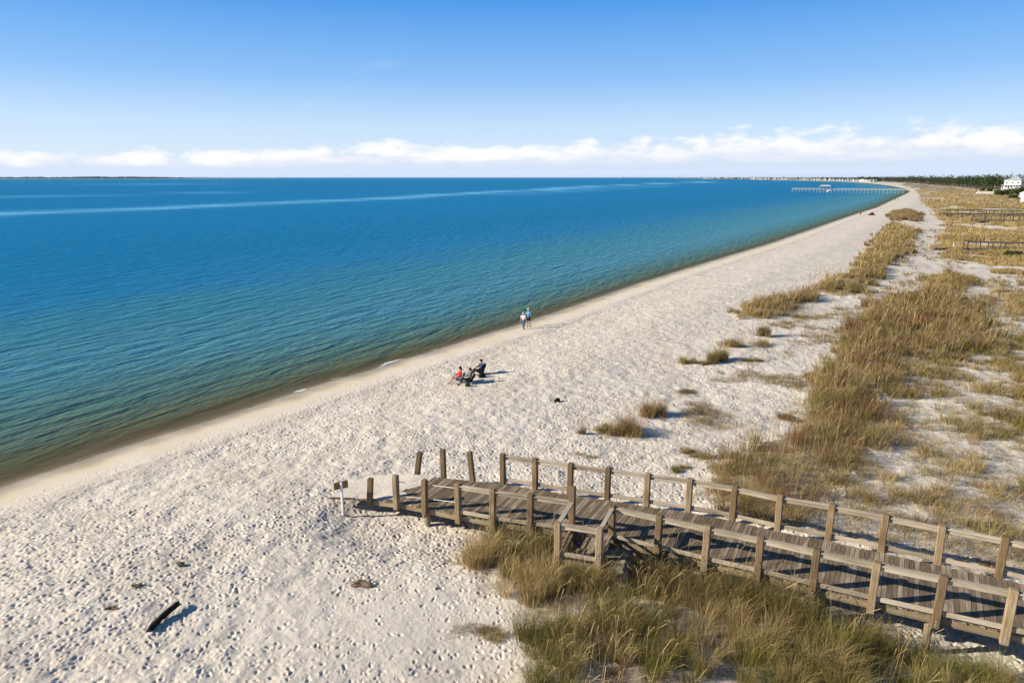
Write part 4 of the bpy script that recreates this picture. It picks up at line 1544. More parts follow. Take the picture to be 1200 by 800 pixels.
# ------------------------------------------------------------------ the boardwalks farther up the shore
def far_walk(p0, p1, h, gap, rail_h, label, two=True, start_low=0):
    a, b = Vector(p0), Vector(p1)
    r_ = empty('boardwalk', (a.x, a.y, 0))
    tag(r_, label, 'boardwalk', 'boardwalks crossing the dunes')
    o_ = Vector((a.x, a.y, 0))
    d = Vector((b.x - a.x, b.y - a.y, 0)); ln = d.length; d.normalize()
    n_ = Vector((-d.y, d.x, 0))
    ns_ = int(ln / gap)

    def zz(q):
        return h

    dk = MB()
    npk = int(ln / 0.5)
    for i in range(npk):
        q = d * (i * 0.5)
        dk.beam(q - n_ * 0.8 + Vector((0, 0, h)), q + n_ * 0.8 + Vector((0, 0, h)), 0.47, 0.05)
    dk.build('deck', M['greywood'], r_)
    for s in (-0.85, 0.85) if two else (-0.85,):
        for i in range(ns_ + 1):
            q = d * (i * gap) + n_ * s
            g_ = tz(q.x + o_.x, q.y + o_.y)
            MB().beam(q + Vector((0, 0, g_ - 0.3)), q + Vector((0, 0, h + rail_h + 0.08)), 0.17, 0.17, up=n_).build('post', M['greywood'], r_)
        MB().beam(n_ * s + Vector((0, 0, h + rail_h)), d * ln + n_ * s + Vector((0, 0, h + rail_h)), 0.15, 0.14).build('handrail', M['greywood'], r_)
        MB().beam(n_ * s * 0.96 + Vector((0, 0, h - 0.14)), d * ln + n_ * s * 0.96 + Vector((0, 0, h - 0.14)), 0.08, 0.24).build('stringer', M['greywood'], r_)
    return r_


def wp(px, py, z):
    p = on_plane(px, py, z)
    return (p[0], p[1], z)


z1 = 1.9
far_walk(wp(1131, 291, z1), wp(1260, 293.5, z1), z1, 1.9, 1.1, 'weathered boardwalk with tall railing posts, nearest of the three in the dune meadow')
z2 = 2.3
far_walk(wp(1141, 257.5, z2), wp(1260, 258.5, z2), z2, 2.4, 1.1, 'low boardwalk in the middle of the three crossing the dune meadow')
far_walk(wp(1103, 250.0, z2), wp(1260, 250.6, z2), z2, 2.4, 1.1, 'longest and farthest of the three boardwalks crossing the dune meadow')
c = at(1117.3, 291.5)
o = empty('marker_post', c)
tag(o, 'short white marker post in grass left of the nearest dune meadow boardwalk', 'post')
MB().beam((0, 0, -0.2), (0, 0, 0.95), 0.22, 0.16, up=(0, 1, 0), bevel=0.02).build('post', M['white'], o)
MB().beam((-0.2, -0.02, 0.95), (0.2, -0.02, 0.95), 0.05, 0.28).build('board', M['white'], o)
a, b = at(1093, 293), at(1126, 292.5)
mb = MB().beam(Vector((0, 0, 0.18)), (b - a) + Vector((0, 0, 0.18)), 0.5, 0.3, tint=0.4)
o = mb.build('fallen_beam', M['greywood'])
o.location = a
tag(o, 'dark weathered beam lying on the sand before the white marker post', 'beam')


# ------------------------------------------------------------------ the fishing pier
def pier():
    z = 3.0
    a = Vector(wp(928, 221.6, z)); b = Vector(wp(1064, 222.5, z))
    r_ = empty('fishing_pier', (a.x, a.y, 0))
    tag(r_, 'long grey fishing pier on piles reaching out over the blue bay', 'pier')
    d = Vector((b.x - a.x, b.y - a.y, 0)); ln = d.length; d.normalize(); n_ = Vector((-d.y, d.x, 0))
    pm = simple_mat('pier_grey_wood', (0.37, 0.37, 0.36), 0.8, 0.15, 1.5)
    MB().beam(Vector((0, 0, z)), d * ln + Vector((0, 0, z)), 2.6, 0.6).build('deck', pm, r_)
    for i in range(int(ln / 3.0)):
        for s in (-1.1, 1.1):
            q = d * (i * 3.0 + 0.5) + n_ * s
            MB().tube([q + Vector((0, 0, -2)), q + Vector((0, 0, z - 0.1))], 0.17, 6).build('pile', pm, r_)
    for s in (-1.25, 1.25):
        mb = MB()
        mb.beam(n_ * s + Vector((0, 0, z + 1.1)), d * ln + n_ * s + Vector((0, 0, z + 1.1)), 0.12, 0.12)
        mb.beam(n_ * s + Vector((0, 0, z + 0.6)), d * ln + n_ * s + Vector((0, 0, z + 0.6)), 0.08, 0.1)
        for i in range(int(ln / 2.5)):
            q = d * (i * 2.5) + n_ * s
            mb.beam(q + Vector((0, 0, z + 0.15)), q + Vector((0, 0, z + 1.1)), 0.12, 0.12, up=n_)
        mb.build('railing', pm, r_)
    # covered head
    c = d * 28.0
    pv = MB()
    for i in range(4):
        for s in (-2.2, 2.2):
            q = c + d * (i * 2.9 - 4.3) + n_ * s
            pv.beam(q + Vector((0, 0, -1.5)), q + Vector((0, 0, z + 2.7)), 0.2, 0.2, up=n_)
    pv.build('shelter_frame', pm, r_)
    rf = MB()
    e = [c + d * (sx * 5.4) + n_ * (sy * 3.2) + Vector((0, 0, z + 2.6)) for sx, sy in ((-1, -1), (1, -1), (1, 1), (-1, 1))]
    r0, r1 = c - d * 3.2 + Vector((0, 0, z + 3.9)), c + d * 3.2 + Vector((0, 0, z + 3.9))
    rf.quad([e[0], e[1], r1, r0]); rf.quad([e[1], e[2], r1]); rf.quad([e[2], e[3], r0, r1]); rf.quad([e[3], e[0], r0]); rf.quad(e[::-1])
    rf.build('shelter_roof', simple_mat('pale_metal_roof', (0.48, 0.50, 0.52), 0.4, 0.05), r_)


pier()
p = on_plane(971.5, 224.6, 0)
o = empty('boat', (p[0], p[1], 0), 0.4)
tag(o, 'small white boat lying beside the fishing pier', 'boat')
bm = MB()
prof = [(-2.6, 0.95, 0.0), (-1.0, 1.1, 0.0), (1.0, 0.95, 0.05), (2.2, 0.5, 0.2), (2.9, 0.06, 0.35)]
top = [(x_, w_, 0.75 + l_) for x_, w_, l_ in prof]
for k in range(4):
    for s in (-1, 1):
        x0, w0, t0 = top[k]; x1, w1, t1 = top[k + 1]
        bm.quad([(x0, s * w0, t0), (x1, s * w1, t1), (x1, s * w1 * 0.6, -0.2), (x0, s * w0 * 0.6, -0.2)])
    bm.quad([(top[k][0], -top[k][1], top[k][2] - 0.12), (top[k + 1][0], -top[k + 1][1], top[k + 1][2] - 0.12), (top[k + 1][0], top[k + 1][1], top[k + 1][2] - 0.12), (top[k][0], top[k][1], top[k][2] - 0.12)])
bm.quad([(-2.6, -0.95, 0.75), (-2.6, 0.95, 0.75), (-2.6, 0.57, -0.2), (-2.6, -0.57, -0.2)])
bm.build('hull', M['white'], o)
MB().beam((-0.3, 0, 0.6), (-0.3, 0, 1.9), 0.9, 1.1, up=(0, 1, 0), bevel=0.1, taper=0.8).build('cabin', M['white'], o)


# ------------------------------------------------------------------ the house and its trees
def clump_crown(origin, centers, radii, n, size, cols, seed, flat=0.8):
    """leaf clumps spread through ellipsoid volumes"""
    g = np.random.default_rng(seed)
    k = len(centers)
    w = np.array([r[0] * r[1] * r[2] for r in radii]) ** 0.7
    idx = g.choice(k, n, p=w / w.sum())
    v = g.normal(size=(n, 3)); v /= np.linalg.norm(v, axis=1)[:, None]
    rr = g.random(n) ** 0.45
    c = np.array(centers)[idx] + v * rr[:, None] * np.array(radii)[idx]
    a1 = g.normal(size=(n, 3)); a1 /= np.linalg.norm(a1, axis=1)[:, None]
    a2 = np.cross(a1, g.normal(size=(n, 3))); a2 /= np.linalg.norm(a2, axis=1)[:, None]
    s = size * g.uniform(0.5, 1.3, (n, 1))
    V = np.stack([c - a1 * s, c + a2 * s * 0.6, c + a1 * s, c - a2 * s * 0.6], 1).reshape(-1, 3) - np.array(origin)
    base = np.array(cols)
    cc = base[g.integers(0, len(base), n)] * g.uniform(0.6, 1.35, (n, 1))
    return V, np.repeat(cc, 4, 0)


def quads_mesh(name, V, Cc):
    n = len(V) // 4
    C4 = np.concatenate([np.clip(Cc, 0, 1), np.ones((len(Cc), 1))], 1)
    return np_mesh(name, V, np.arange(len(V)), np.full(n, 4), {'col': ('FLOAT_COLOR', C4)})


PINE = [(0.035, 0.062, 0.022), (0.05, 0.08, 0.028), (0.028, 0.05, 0.022), (0.065, 0.085, 0.03)]
SHRUB = [(0.055, 0.085, 0.025), (0.09, 0.11, 0.03), (0.04, 0.065, 0.022), (0.12, 0.115, 0.04)]


def pine(loc, h, label, seed, pal=PINE, lowcrown=0.35):
    g = np.random.default_rng(seed)
    t_ = empty('pine_tree', loc)
    tag(t_, label, 'tree', 'single pines beside the white house')
    lean = g.uniform(-0.4, 0.4, 2)
    tr = MB().tube([(0, 0, -0.5), (lean[0] * 0.4, lean[1] * 0.4, h * 0.5), (lean[0], lean[1], h * 0.95)], 0.22, 8, r1=0.05)
    cs, rs = [], []
    for k in range(11):
        f = lowcrown + (1 - lowcrown) * k / 10
        sp = (1 - f) * h * 0.28 + 0.5
        an = k * 2.4
        p_ = (lean[0] * f + math.cos(an) * sp * 0.7, lean[1] * f + math.sin(an) * sp * 0.7, h * f)
        cs.append(p_); rs.append((sp * 0.75 + 0.3, sp * 0.75 + 0.3, h * 0.07))
        tr.tube([(lean[0] * f * 0.9, lean[1] * f * 0.9, h * f * 0.94), p_], 0.05, 5, r1=0.02)
    tr.build('trunk', M['bark'], t_)
    V, Cc = clump_crown((0, 0, 0), cs, rs, 1400, 0.32, pal, seed)
    link_mesh('crown', quads_mesh('crown', V, Cc), M['leaf'], t_)


def shrub(loc, rx, ry, h, label, seed):
    g = np.random.default_rng(seed)
    t_ = empty('shrub', loc)
    tag(t_, label, 'shrub', 'shrubs round the white house')
    cs = [(g.uniform(-rx, rx) * 0.7, g.uniform(-ry, ry) * 0.7, h * g.uniform(0.3, 0.75)) for _ in range(9)]
    rs = [(rx * 0.42, ry * 0.42, h * 0.33) for _ in cs]
    st = MB()
    for c_ in cs:
        st.tube([(c_[0] * 0.3, c_[1] * 0.3, -0.3), c_], 0.06, 5, r1=0.03)
    st.build('stem', M['bark'], t_)
    V, Cc = clump_crown((0, 0, 0), cs, rs, 1500, 0.36, SHRUB, seed)
    link_mesh('foliage', quads_mesh('foliage', V, Cc), M['leaf'], t_)


def house():
    gz = 2.3
    p = on_plane(1188, 226, gz)
    # local frame: front looks at the sea (-x) and towards the viewer
    h_ = empty('beach_house', (p[0] + 6, p[1] + 4, gz), R(24))
    tag(h_, 'white two storey beach house on stilts with a grey hipped roof', 'house')
    W, D = 17.0, 12.0
    wm = simple_mat('white_siding', (0.62, 0.62, 0.60), 0.6, 0.05, 1.2)
    zb, zt = 2.4, 9.2
    MB().beam((0, 0, zb), (0, 0, zt), W, D, up=(0, 1, 0)).build('wall', wm, h_)
    for sx in np.linspace(-W / 2 + 0.4, W / 2 - 0.4, 6):
        for sy in (-D / 2 + 0.4, D / 2 - 0.4):
            MB().beam((sx, sy, -0.5), (sx, sy, zb - 0.003), 0.35, 0.35, up=(0, 1, 0)).build('stilt', wm, h_)
    rf = MB()
    ex, ey = W / 2 + 0.9, D / 2 + 0.9
    e = [(-ex, -ey, zt), (ex, -ey, zt), (ex, ey, zt), (-ex, ey, zt)]
    r0, r1 = (-3.2, 0, zt + 3.1), (3.2, 0, zt + 3.1)
    rf.quad([e[0], e[1], r1, r0]); rf.quad([e[1], e[2], r1]); rf.quad([e[2], e[3], r0, r1]); rf.quad([e[3], e[0], r0]); rf.quad(e[::-1])
    rf.build('roof', simple_mat('grey_metal_roof', (0.36, 0.38, 0.37), 0.5, 0.1, 0.8), h_)
    gl = simple_mat('dark_window_glass', (0.03, 0.04, 0.05), 0.15, 0.1, 2, 0.5)
    for face_ in ('front', 'side'):
        span = W if face_ == 'front' else D
        for zc in (4.2, 7.4):
            for k in np.linspace(-span / 2 + 2.0, span / 2 - 2.0, 4 if face_ == 'front' else 3):
                if face_ == 'front':
                    c0, c1 = (k, -D / 2 - 0.03, zc - 0.8), (k, -D / 2 - 0.03, zc + 0.8)
                    f_ = MB().beam(c0, c1, 1.5, 0.10, up=(0, 1, 0)).build('window', M['white'], h_)
                    MB().beam(Vector(c0) + Vector((0, -0.06, 0.12)), Vector(c1) + Vector((0, -0.06, -0.12)), 1.24, 0.05, up=(0, 1, 0)).build('pane', gl, f_)
                else:
                    c0, c1 = (-W / 2 - 0.03, k, zc - 0.8), (-W / 2 - 0.03, k, zc + 0.8)
                    f_ = MB().beam(c0, c1, 0.10, 1.5, up=(0, 1, 0)).build('window', M['white'], h_)
                    MB().beam(Vector(c0) + Vector((-0.06, 0, 0.12)), Vector(c1) + Vector((-0.06, 0, -0.12)), 0.05, 1.24, up=(0, 1, 0)).build('pane', gl, f_)
    # porch and its outside stairs, running down towards the dune walk
    MB().beam((-W / 2 - 2.6, 0, zb + 0.1), (-W / 2 - 0.003, 0, zb + 0.1), D, 0.3).build('porch', wm, h_)
    pr = MB()
    for yy in np.linspace(-D / 2 + 0.2, D / 2 - 0.2, 7):
        pr.beam((-W / 2 - 2.5, yy, -0.3), (-W / 2 - 2.5, yy, zb + 3.2), 0.22, 0.22, up=(0, 1, 0))
    pr.beam((-W / 2 - 2.5, -D / 2, zb + 1.2), (-W / 2 - 2.5, D / 2, zb + 1.2), 0.14, 0.14)
    pr.build('porch_railing', wm, h_)
    MB().beam((-W / 2 - 1.4, -D / 2 - 0.3, zb + 3.35), (-W / 2 - 1.4, D / 2 + 0.3, zb + 3.35), 3.0, 0.18).build('porch_roof', simple_mat('porch_roof_metal', (0.5, 0.52, 0.5), 0.5), h_)
    st = MB()
    for k in range(12):
        q = Vector((-W / 2 - 2.8 - k * 0.55, -1.0, zb - k * 0.19))
        st.beam(q + Vector((0, -1.1, 0)), q + Vector((0, 1.1, 0)), 0.6, 0.08)
    for s in (-1.1, 1.1):
        st.beam((-W / 2 - 2.6, -1 + s, zb + 0.9), (-W / 2 - 9.0, -1 + s, zb - 2.0 + 0.9), 0.12, 0.35)
        st.beam((-W / 2 - 2.6, -1 + s, zb - 0.15), (-W / 2 - 9.0, -1 + s, zb - 2.3), 0.12, 0.35)
    st.build('stairs', wm, h_)
    # door on the porch
    d_ = MB().beam((-W / 2 - 0.04, 2.2, zb + 0.26), (-W / 2 - 0.04, 2.2, zb + 2.4), 0.08, 1.1, up=(0, 1, 0)).build('door', gl, h_)
    MB().tube([(-W / 2 - 0.09, 1.8, zb + 1.2), (-W / 2 - 0.16, 1.8, zb + 1.2)], 0.05, 6).build('handle', M['bolt'], d_)
    return h_


house()
z3 = 2.6
r_ = empty('garden_walkway', (0, 0, 0))
a, b = Vector(wp(1144, 226.2, z3)), Vector(wp(1170, 226.6, z3))
r_.location = (a.x, a.y, 0)
tag(r_, 'pale white walkway leading from the white house out over the dunes', 'walkway')
MB().beam(Vector((0, 0, z3)), (b - a) + Vector((0, 0, z3)), 2.2, 0.25).build('deck', M['white'], r_)
pm = MB()
dd = (b - a)
for k in np.linspace(0, 1, 12):
    q = dd * k
    MB().beam(q + Vector((0, -1.0, 0.8)), q + Vector((0, -1.0, z3 + 1.0)), 0.16, 0.16, up=(0, 1, 0)).build('post', M['white'], r_)
MB().beam(Vector((0, -1.0, z3 + 1.0)), dd + Vector((0, -1.0, z3 + 1.0)), 0.14, 0.18).build('handrail', M['white'], r_)


def small_house(px, py, w, d, h, rz, label):
    q = on_plane(px, py, 2.0)
    o = empty('shed', (q[0], q[1], 2.0), rz)
    tag(o, label, 'shed')
    MB().beam((0, 0, -0.4), (0, 0, h), w, d, up=(0, 1, 0)).build('wall', bpy.data.materials['white_siding'], o)
    rf = MB()
    e = [(-w / 2 - .3, -d / 2 - .3, h + 0.003), (w / 2 + .3, -d / 2 - .3, h + 0.003), (w / 2 + .3, d / 2 + .3, h + 0.003), (-w / 2 - .3, d / 2 + .3, h + 0.003)]
    r0, r1 = (-w / 2 - .3, 0, h + 1.3), (w / 2 + .3, 0, h + 1.3)
    rf.quad([e[0], e[1], r1, r0]); rf.quad([e[2], e[3], r0, r1]); rf.quad([e[1], e[2], r1]); rf.quad([e[3], e[0], r0]); rf.quad(e[::-1])
    rf.build('roof', simple_mat('white_shed_roof', (0.66, 0.67, 0.66), 0.5), o)
    gl = bpy.data.materials['dark_window_glass']
    MB().beam((-w * 0.2, -d / 2 - 0.03, 0.9), (-w * 0.2, -d / 2 - 0.03, 2.0), 0.9, 0.06, up=(0, 1, 0)).build('window', gl, o)
    MB().beam((w * 0.2, -d / 2 - 0.03, 0.0), (w * 0.2, -d / 2 - 0.03, 2.0), 0.95, 0.06, up=(0, 1, 0)).build('door', M['white'], o)


small_house(1204, 230.5, 7, 5, 2.0, R(20), 'small white shed with a pitched roof below the white beach house')
small_house(1205, 236.0, 5, 4, 1.3, R(10), 'low white shed with a pitched roof closest to the dune meadow')
for i, (px, py, zt_, lab) in enumerate(((1192, 221.5, 13.5, 'tall dark pine rising behind the roof of the white house'),
                                        (1182, 220.5, 11.5, 'dark pine just left of the white house roof'),
                                        (1201, 221.0, 13.0, 'dark pine behind the right end of the white house'))):
    q = on_plane(px, py, 2.3)
    q = q * (1.06 + 0.03 * i)
    pine((q[0], q[1], 2.0), zt_, lab, 800 + i)
for i, (px, py, rx, ry, h, lab) in enumerate((
        (1171, 229.0, 4.0, 3, 3.6, 'olive shrub at the foot of the white house stairs'),
        (1180, 228.8, 4.6, 3, 5.0, 'big green shrub in front of the white house'),
        (1190, 229.2, 4.6, 3, 5.2, 'rounded green shrub between the white house and the small shed'),
        (1199, 227.5, 5.0, 3, 5.6, 'green shrub against the right side of the white house'),
        (1186, 233.0, 2.4, 2, 2.2, 'low dark shrub left of the low white shed'),
        (1159, 224.5, 3.0, 2, 3.0, 'dark shrub behind the pale walkway'),
        (1151, 224.0, 2.6, 2, 2.6, 'small dark shrub at the left end of the pale walkway'),
        (1186, 300.5, 0.9, 0.8, 0.7, 'small dark green shrub in the dune meadow grass'))):
    q = at(px, py)
    shrub(q, rx, ry, h, lab, 850 + i)


# ------------------------------------------------------------------ woods along the shore
def woods():
    g = np.random.default_rng(900)
    front = [on_plane(px, py, 2.0)[:2] for px, py in ((1004, 212.9), (1030, 213.9), (1060, 215.6), (1090, 217.6), (1120, 220.6), (1145, 223.0), (1175, 222.6), (1215, 222.4), (1300, 224))]
    front = np.array(front)
    Vs, Cs = [], []
    tv, tf = [], []
    seg = np.linalg.norm(np.diff(front, axis=0), axis=1)
    for i in range(len(front) - 1):
        a, b = front[i], front[i + 1]
        dist = np.linalg.norm((a + b) / 2)
        cnt = int(min(420, 40 + seg[i] * 1.1))
        for k in range(cnt):
            f = g.random()
            p = a + (b - a) * f
            back = 1 + g.random() ** 1.6 * 0.45
            p = p * back + g.normal(0, 3, 2)
            h = g.uniform(8.0, 13.0) * (1.0 + 0.25 * (back - 1)) * (0.8 + 0.4 * fbm(np.array([p[0] / 60]), np.array([p[1] / 60]), 903, 2)[0])
            if shore_dist(np.array([p[0]]), np.array([p[1]]))[0] < 60:
                continue
            bare = (1150 < 600 + 800 * p[0] / p[1] * 0.97 < 1178) and g.random() < 0.55
            cw = h * g.uniform(0.16, 0.26)
            z0 = 2.0
            # trunk (a tapered blade pair)
            w = 0.18 + dist * 0.0001
            base = np.array([p[0], p[1], z0 - 0.5]); top = np.array([p[0] + g.normal(0, .4), p[1], z0 + h * 0.9])
            for ax in ((w, 0, 0), (0, w, 0)):
                ax = np.array(ax)
                Vs.append(np.stack([base - ax, base + ax, top + ax * 0.3, top - ax * 0.3]))
                tc = np.array([0.20, 0.175, 0.15]) if bare else np.array([0.11, 0.085, 0.065])
                Cs.append(np.repeat(tc[None], 4, 0) * g.uniform(0.7, 1.3))
            n = 10 if bare else (46 if dist < 900 else 22)
            nl = 5
            an = g.uniform(0, 6.28)
            cs = [(p[0] + math.cos(an + 2.2 * q) * cw * 0.6, p[1] + math.sin(an + 2.2 * q) * cw * 0.6, z0 + h * (0.45 + 0.5 * q / (nl - 1))) for q in range(nl)]
            rs = [(cw * (1 - 0.12 * q), cw * (1 - 0.12 * q), h * 0.14) for q in range(nl)]
            pal = [(0.17, 0.15, 0.12), (0.13, 0.115, 0.09)] if bare else PINE
            V, Cc = clump_crown((0, 0, 0), cs, rs, n, (0.25 if bare else 0.55) + dist * 0.00035, pal, int(g.integers(1e9)))
            tone = g.uniform(0.75, 1.25)
            Vs.append(V); Cs.append(Cc * tone)
    V = np.concatenate(Vs); Cc = np.concatenate(Cs)
    o = link_mesh('pine_forest', quads_mesh('pine_forest', V, Cc), M['leaf'])
    tag(o, 'dark green pine woods along the shore behind the dunes', 'woods', kind='stuff')


woods()


# ------------------------------------------------------------------ the far shore town
def far_town():
    g = np.random.default_rng(950)
    cols = [simple_mat('pale_house_paint', (0.42, 0.43, 0.44), 0.6), simple_mat('cream_house_paint', (0.36, 0.34, 0.30), 0.6), simple_mat('grey_house_paint', (0.25, 0.27, 0.30), 0.6)]
    rfm = simple_mat('far_house_roof', (0.25, 0.26, 0.28), 0.7)
    shapes = []
    for k in range(5):
        w, d, h = g.uniform(10, 20), g.uniform(10, 16), g.uniform(6, 11)
        mb = MB()
        mb.beam((0, 0, -1), (0, 0, h), w, d, up=(0, 1, 0))
        e = [(-w / 2 - .6, -d / 2 - .6, h + .01), (w / 2 + .6, -d / 2 - .6, h + .01), (w / 2 + .6, d / 2 + .6, h + .01), (-w / 2 - .6, d / 2 + .6, h + .01)]
        r0, r1 = (-w / 2, 0, h + 3), (w / 2, 0, h + 3)
        for q in ([e[0], e[1], r1, r0], [e[2], e[3], r0, r1], [e[1], e[2], r1], [e[3], e[0], r0]):
            mb.quad(q)
        o = mb.build('far_house', cols[k % 3])
        shapes.append(o)
    first = [True] * 5
    px = 722.0
    cnt = 0
    while px < 1022 and cnt < 90:
        px += g.uniform(1.6, 4.5) if px > 870 else g.uniform(4, 11)
        if 925 < px < 932:
            continue
        sy = np.interp(px, [722, 790, 850, 900, 950, 995, 1020], [208.75, 209.0, 209.6, 210.6, 211.5, 212.5, 214.2])
        q = on_plane(px, sy, 0)
        q = q * (1.0 + g.uniform(0.015, 0.06)) if px > 800 else q * 1.01
        k = int(g.integers(0, 5))
        o = shapes[k]
        if not first[k]:
            o = o.copy(); COL.objects.link(o)
        first[k] = False
        sc_ = np.interp(px, [722, 850, 900, 1000], [1.1, 0.85, 0.7, 0.55])
        o.location = (q[0], q[1], 1.0); o.rotation_euler = (0, 0, g.uniform(-0.5, 0.5)); o.scale = (sc_, sc_, sc_)
        tag(o, 'tiny pale house in the row along the far shore', 'house', 'houses along the far shore')
        cnt += 1


far_town()


def far_trees():
    g = np.random.default_rng(970)
    Vs, Cs = [], []
    for k in range(900):
        px = g.uniform(845, 1030)
        if vnoise(np.array([px / 9.0]), np.array([3.0]), 5)[0] < 0.30 and px < 960:
            continue
        sy = np.interp(px, [845, 900, 950, 995, 1030], [209.5, 210.6, 211.5, 212.5, 214.0])
        q = on_plane(px, sy, 0) * (1.07 + g.random() * 0.06)
        h = g.uniform(8, 13.5)
        dist = q[1]
        cw = h * 0.35
        V, Cc = clump_crown((0, 0, 0), [(q[0], q[1], 1 + h * 0.35), (q[0] + cw * .4, q[1], 1 + h * 0.7)], [(cw, cw, h * 0.35), (cw * .8, cw * .8, h * 0.3)], 12, 1.4 + dist * 0.0003, PINE, int(g.integers(1e9)))
        Vs.append(V); Cs.append(Cc)
    o = link_mesh('far_treeline', quads_mesh('far_treeline', np.concatenate(Vs), np.concatenate(Cs)), M['leaf'])
    tag(o, 'thin dark treeline behind the houses of the far shore', 'treeline', kind='stuff')
    # island on the left horizon
    iv, ic = [], []
    pl = [on_plane(px, py, 0)[:2] for px, py in ((-120, 209.75), (0, 209.7), (120, 209.6), (200, 209.45), (325, 208.95))]
    top = []
    bm = bmesh.new()
    rows = []
    for f in np.linspace(0, 1, 60):
        i = min(3, int(f * 4)); k = f * 4 - i
        p = pl[i] * (1 - k) + pl[i + 1] * k
        row = []
        for b_, z_ in ((1.0, -0.5), (1.006, 1.2), (1.03, 2.5), (1.12, 2.5), (1.13, -0.5)):
            row.append(bm.verts.new((p[0] * b_, p[1] * b_, z_)))
        rows.append(row)
        wood = np.interp(f, [0, 0.27, 0.50, 0.74, 0.80, 1.0], [0.6, 0.6, 1.0, 0.95, 0.25, 0.0])
        for _ in range(int(40 * wood)):
            q = p * g.uniform(1.012, 1.06) + g.normal(0, 25, 2)
            h = g.uniform(7, 15) * (0.5 + 0.7 * wood) * (0.7 + 0.6 * vnoise(np.array([f * 30]), np.array([1.0]), 8)[0])
            V, Cc = clump_crown((0, 0, 0), [(q[0], q[1], 2 + h * 0.5)], [(h * .55, h * .55, h * 0.5)], 8, 4.0, PINE, int(g.integers(1e9)))
            iv.append(V); ic.append(Cc)
    for r0, r1 in zip(rows, rows[1:]):
        for k in range(4):
            bm.faces.new((r0[k], r1[k], r1[k + 1], r0[k + 1]))
    me = bpy.data.meshes.new('island')
    bm.to_mesh(me); bm.free()
    o = link_mesh('island', me, simple_mat('island_sand', (0.42, 0.40, 0.34), 0.9, 0.2, 0.01))
    tag(o, 'long low island on the horizon across the bay', 'island', kind='structure')
    o = link_mesh('island_treeline', quads_mesh('island_treeline', np.concatenate(iv), np.concatenate(ic)), M['leaf'])
    tag(o, 'dark treeline on the low island across the bay', 'treeline', kind='stuff')


far_trees()

# ------------------------------------------------------------------ light and sky
EL, AZ = R(22.5), R(-94)              # azimuth from +Y, clockwise: the sun stands to the left
sun_dir = Vector((math.sin(AZ) * math.cos(EL), math.cos(AZ) * math.cos(EL), math.sin(EL)))
sd = bpy.data.lights.new('sun', 'SUN')
sd.energy = 4.95
sd.angle = R(0.53)
sd.color = (1.0, 0.90, 0.76)
so = bpy.data.objects.new('sun', sd)
so.rotation_euler = (-sun_dir).to_track_quat('-Z', 'Y').to_euler()
so.location = (-60, 0, 60)
COL.objects.link(so)

w = bpy.data.worlds.new('World')
scene.world = w
w.use_nodes = True
nt = w.node_tree
nt.nodes.clear()
wo = nt.nodes.new('ShaderNodeOutputWorld')
bg = nt.nodes.new('ShaderNodeBackground')
bg.inputs[1].default_value = 0.105
sky = nt.nodes.new('ShaderNodeTexSky')
sky.sky_type = 'NISHITA'
sky.sun_disc = False
sky.sun_elevation = EL
sky.sun_rotation = AZ % (2 * math.pi)
sky.air_density = 1.0
sky.dust_density = 0.3
sky.ozone_density = 2.5
hsv = nt.nodes.new('ShaderNodeHueSaturation')
hsv.inputs['Saturation'].default_value = 1.25
L(nt, sky.outputs[0], hsv.inputs['Color'])
tc = nt.nodes.new('ShaderNodeTexCoord')
sep = nt.nodes.new('ShaderNodeSeparateXYZ')
L(nt, tc.outputs['Generated'], sep.inputs[0])
zel = sep.outputs[2]


def wnoise(scale, sz, detail, rough=0.55, off=0.0, dist=0.0):
    mp = nt.nodes.new('ShaderNodeMapping')
    mp.inputs['Scale'].default_value = (1, 1, sz)
    mp.inputs['Location'].default_value = (off, off * 0.7, 0)
    L(nt, tc.outputs['Generated'], mp.inputs[0])
    n_ = N(nt, 'ShaderNodeTexNoise', i_Scale=scale, i_Detail=detail, i_Roughness=rough, i_Distortion=dist)
    L(nt, mp.outputs[0], n_.inputs['Vector'])
    return n_.outputs[0]


nlow = wnoise(3.2, 0.0, 2.0, 0.5, 3.3)                 # heights of the cloud bank along the horizon
puff = wnoise(20.0, 2.6, 10.0, 0.60, 1.7, 0.15)
streak = wnoise(5.0, 16.0, 6.0, 0.55, 5.1)
topz = math_n(nt, 'ADD', math_n(nt, 'MULTIPLY_ADD', nlow, 0.024, 0.027), math_n(nt, 'MULTIPLY', sep.outputs[0], 0.020))
rel = math_n(nt, 'DIVIDE', zel, topz)                  # 0 at the horizon, 1 at the mean cloud top
den = math_n(nt, 'ADD', math_n(nt, 'SUBTRACT', 1.28, rel), math_n(nt, 'MULTIPLY_ADD', puff, 1.75, -0.875))
dens = ramp(nt, den, [(0.0, (0, 0, 0)), (0.42, (1, 1, 1))], 'EASE')
shade = math_n(nt, 'ADD', rel, math_n(nt, 'MULTIPLY_ADD', puff, 1.9, -0.92))
ccol = ramp(nt, shade, [(0.15, (4.0, 4.6, 5.6)), (0.55, (4.7, 5.05, 5.7)), (0.95, (5.9, 5.9, 6.0))])
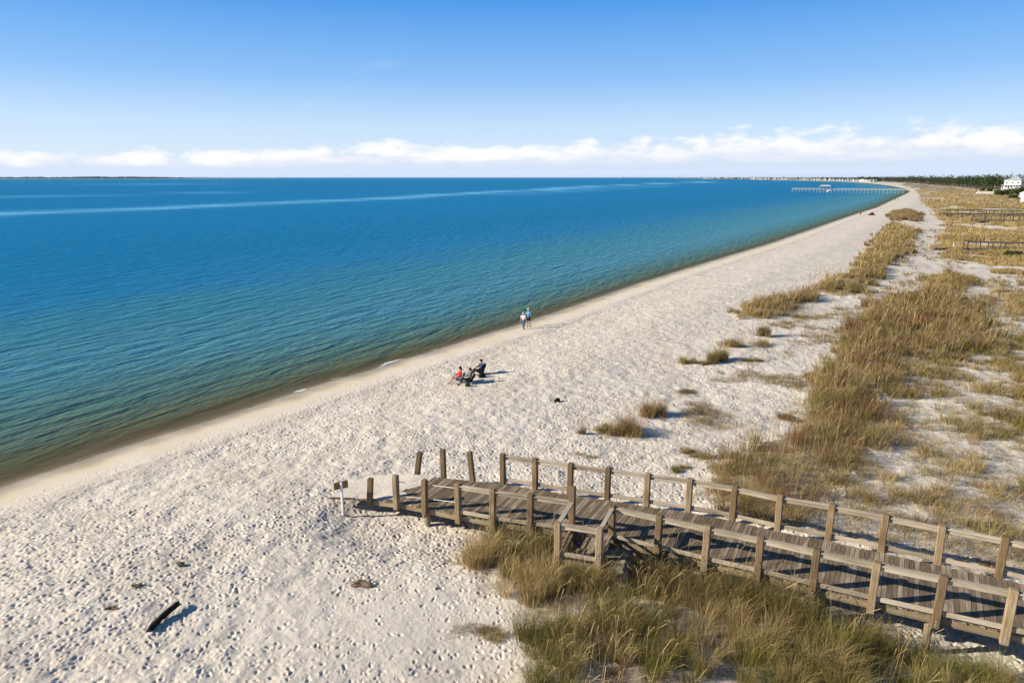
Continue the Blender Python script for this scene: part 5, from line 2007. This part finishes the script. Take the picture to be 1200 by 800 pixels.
low = ramp(nt, math_n(nt, 'ADD', zel, math_n(nt, 'MULTIPLY_ADD', streak, 0.030, -0.015)), [(0.0, (4.2, 4.9, 5.9)), (0.016, (4.0, 4.6, 5.6)), (0.028, (4.5, 4.95, 5.75)), (0.045, (5.0, 5.3, 5.8))])
lowf = ramp(nt, math_n(nt, 'MULTIPLY_ADD', streak, 0.5, math_n(nt, 'ADD', rel, -0.25)), [(0.30, (1, 1, 1)), (0.62, (0, 0, 0))])
ccol2 = mixc(nt, lowf.outputs[0], ccol.outputs[0], low.outputs[0])
cirr = wnoise(2.2, 3.5, 7.0, 0.6, 9.4, 0.5)
cf = ramp(nt, cirr, [(0.58, (0, 0, 0)), (0.80, (0.35, 0.35, 0.35))])
grad = ramp(nt, zel, [(0.0, (4.4, 5.05, 5.9)), (0.07, (3.3, 4.4, 5.9)), (0.13, (1.6, 3.15, 5.6)), (0.235, (0.31, 1.8, 4.9)), (0.40, (0.25, 0.75, 2.0)), (1.0, (0.18, 0.45, 1.1))])
clear = mixc(nt, 0.9, hsv.outputs[0], grad.outputs[0])
skyc = mixc(nt, cf.outputs[0], clear, (5.0, 5.4, 5.9))
final = mixc(nt, dens.outputs[0], skyc, ccol2)
L(nt, final, bg.inputs[0])
L(nt, bg.outputs[0], wo.inputs[0])

# ------------------------------------------------------------------ the air over the bay
hz = MB()
hz.beam((0, 11500, -4.0), (0, 11500, 45.0), 52000, 27000, up=(0, 1, 0))
hm, hnt, hout = new_mat('sea_air')
pv_ = hnt.nodes.new('ShaderNodeVolumePrincipled')
pv_.inputs['Color'].default_value = (0.60, 0.80, 1.0, 1)
pv_.inputs['Density'].default_value = 1.3e-5
pv_.inputs['Anisotropy'].default_value = 0.2
L(hnt, pv_.outputs[0], hout.inputs['Volume'])
ho = hz.build('haze', hm)
tag(ho, 'thin sea haze over the bay and the far shore', 'haze', kind='stuff')

# ------------------------------------------------------------------ picture
vs = scene.view_settings
vs.view_transform = 'Standard'
vs.look = 'None'
vs.exposure = 0.70
vs.gamma = 1.0
scene.cycles.use_denoising = True
scene.cycles.max_bounces = 6
scene.cycles.transparent_max_bounces = 6
scene.cycles.diffuse_bounces = 2
scene.cycles.glossy_bounces = 2
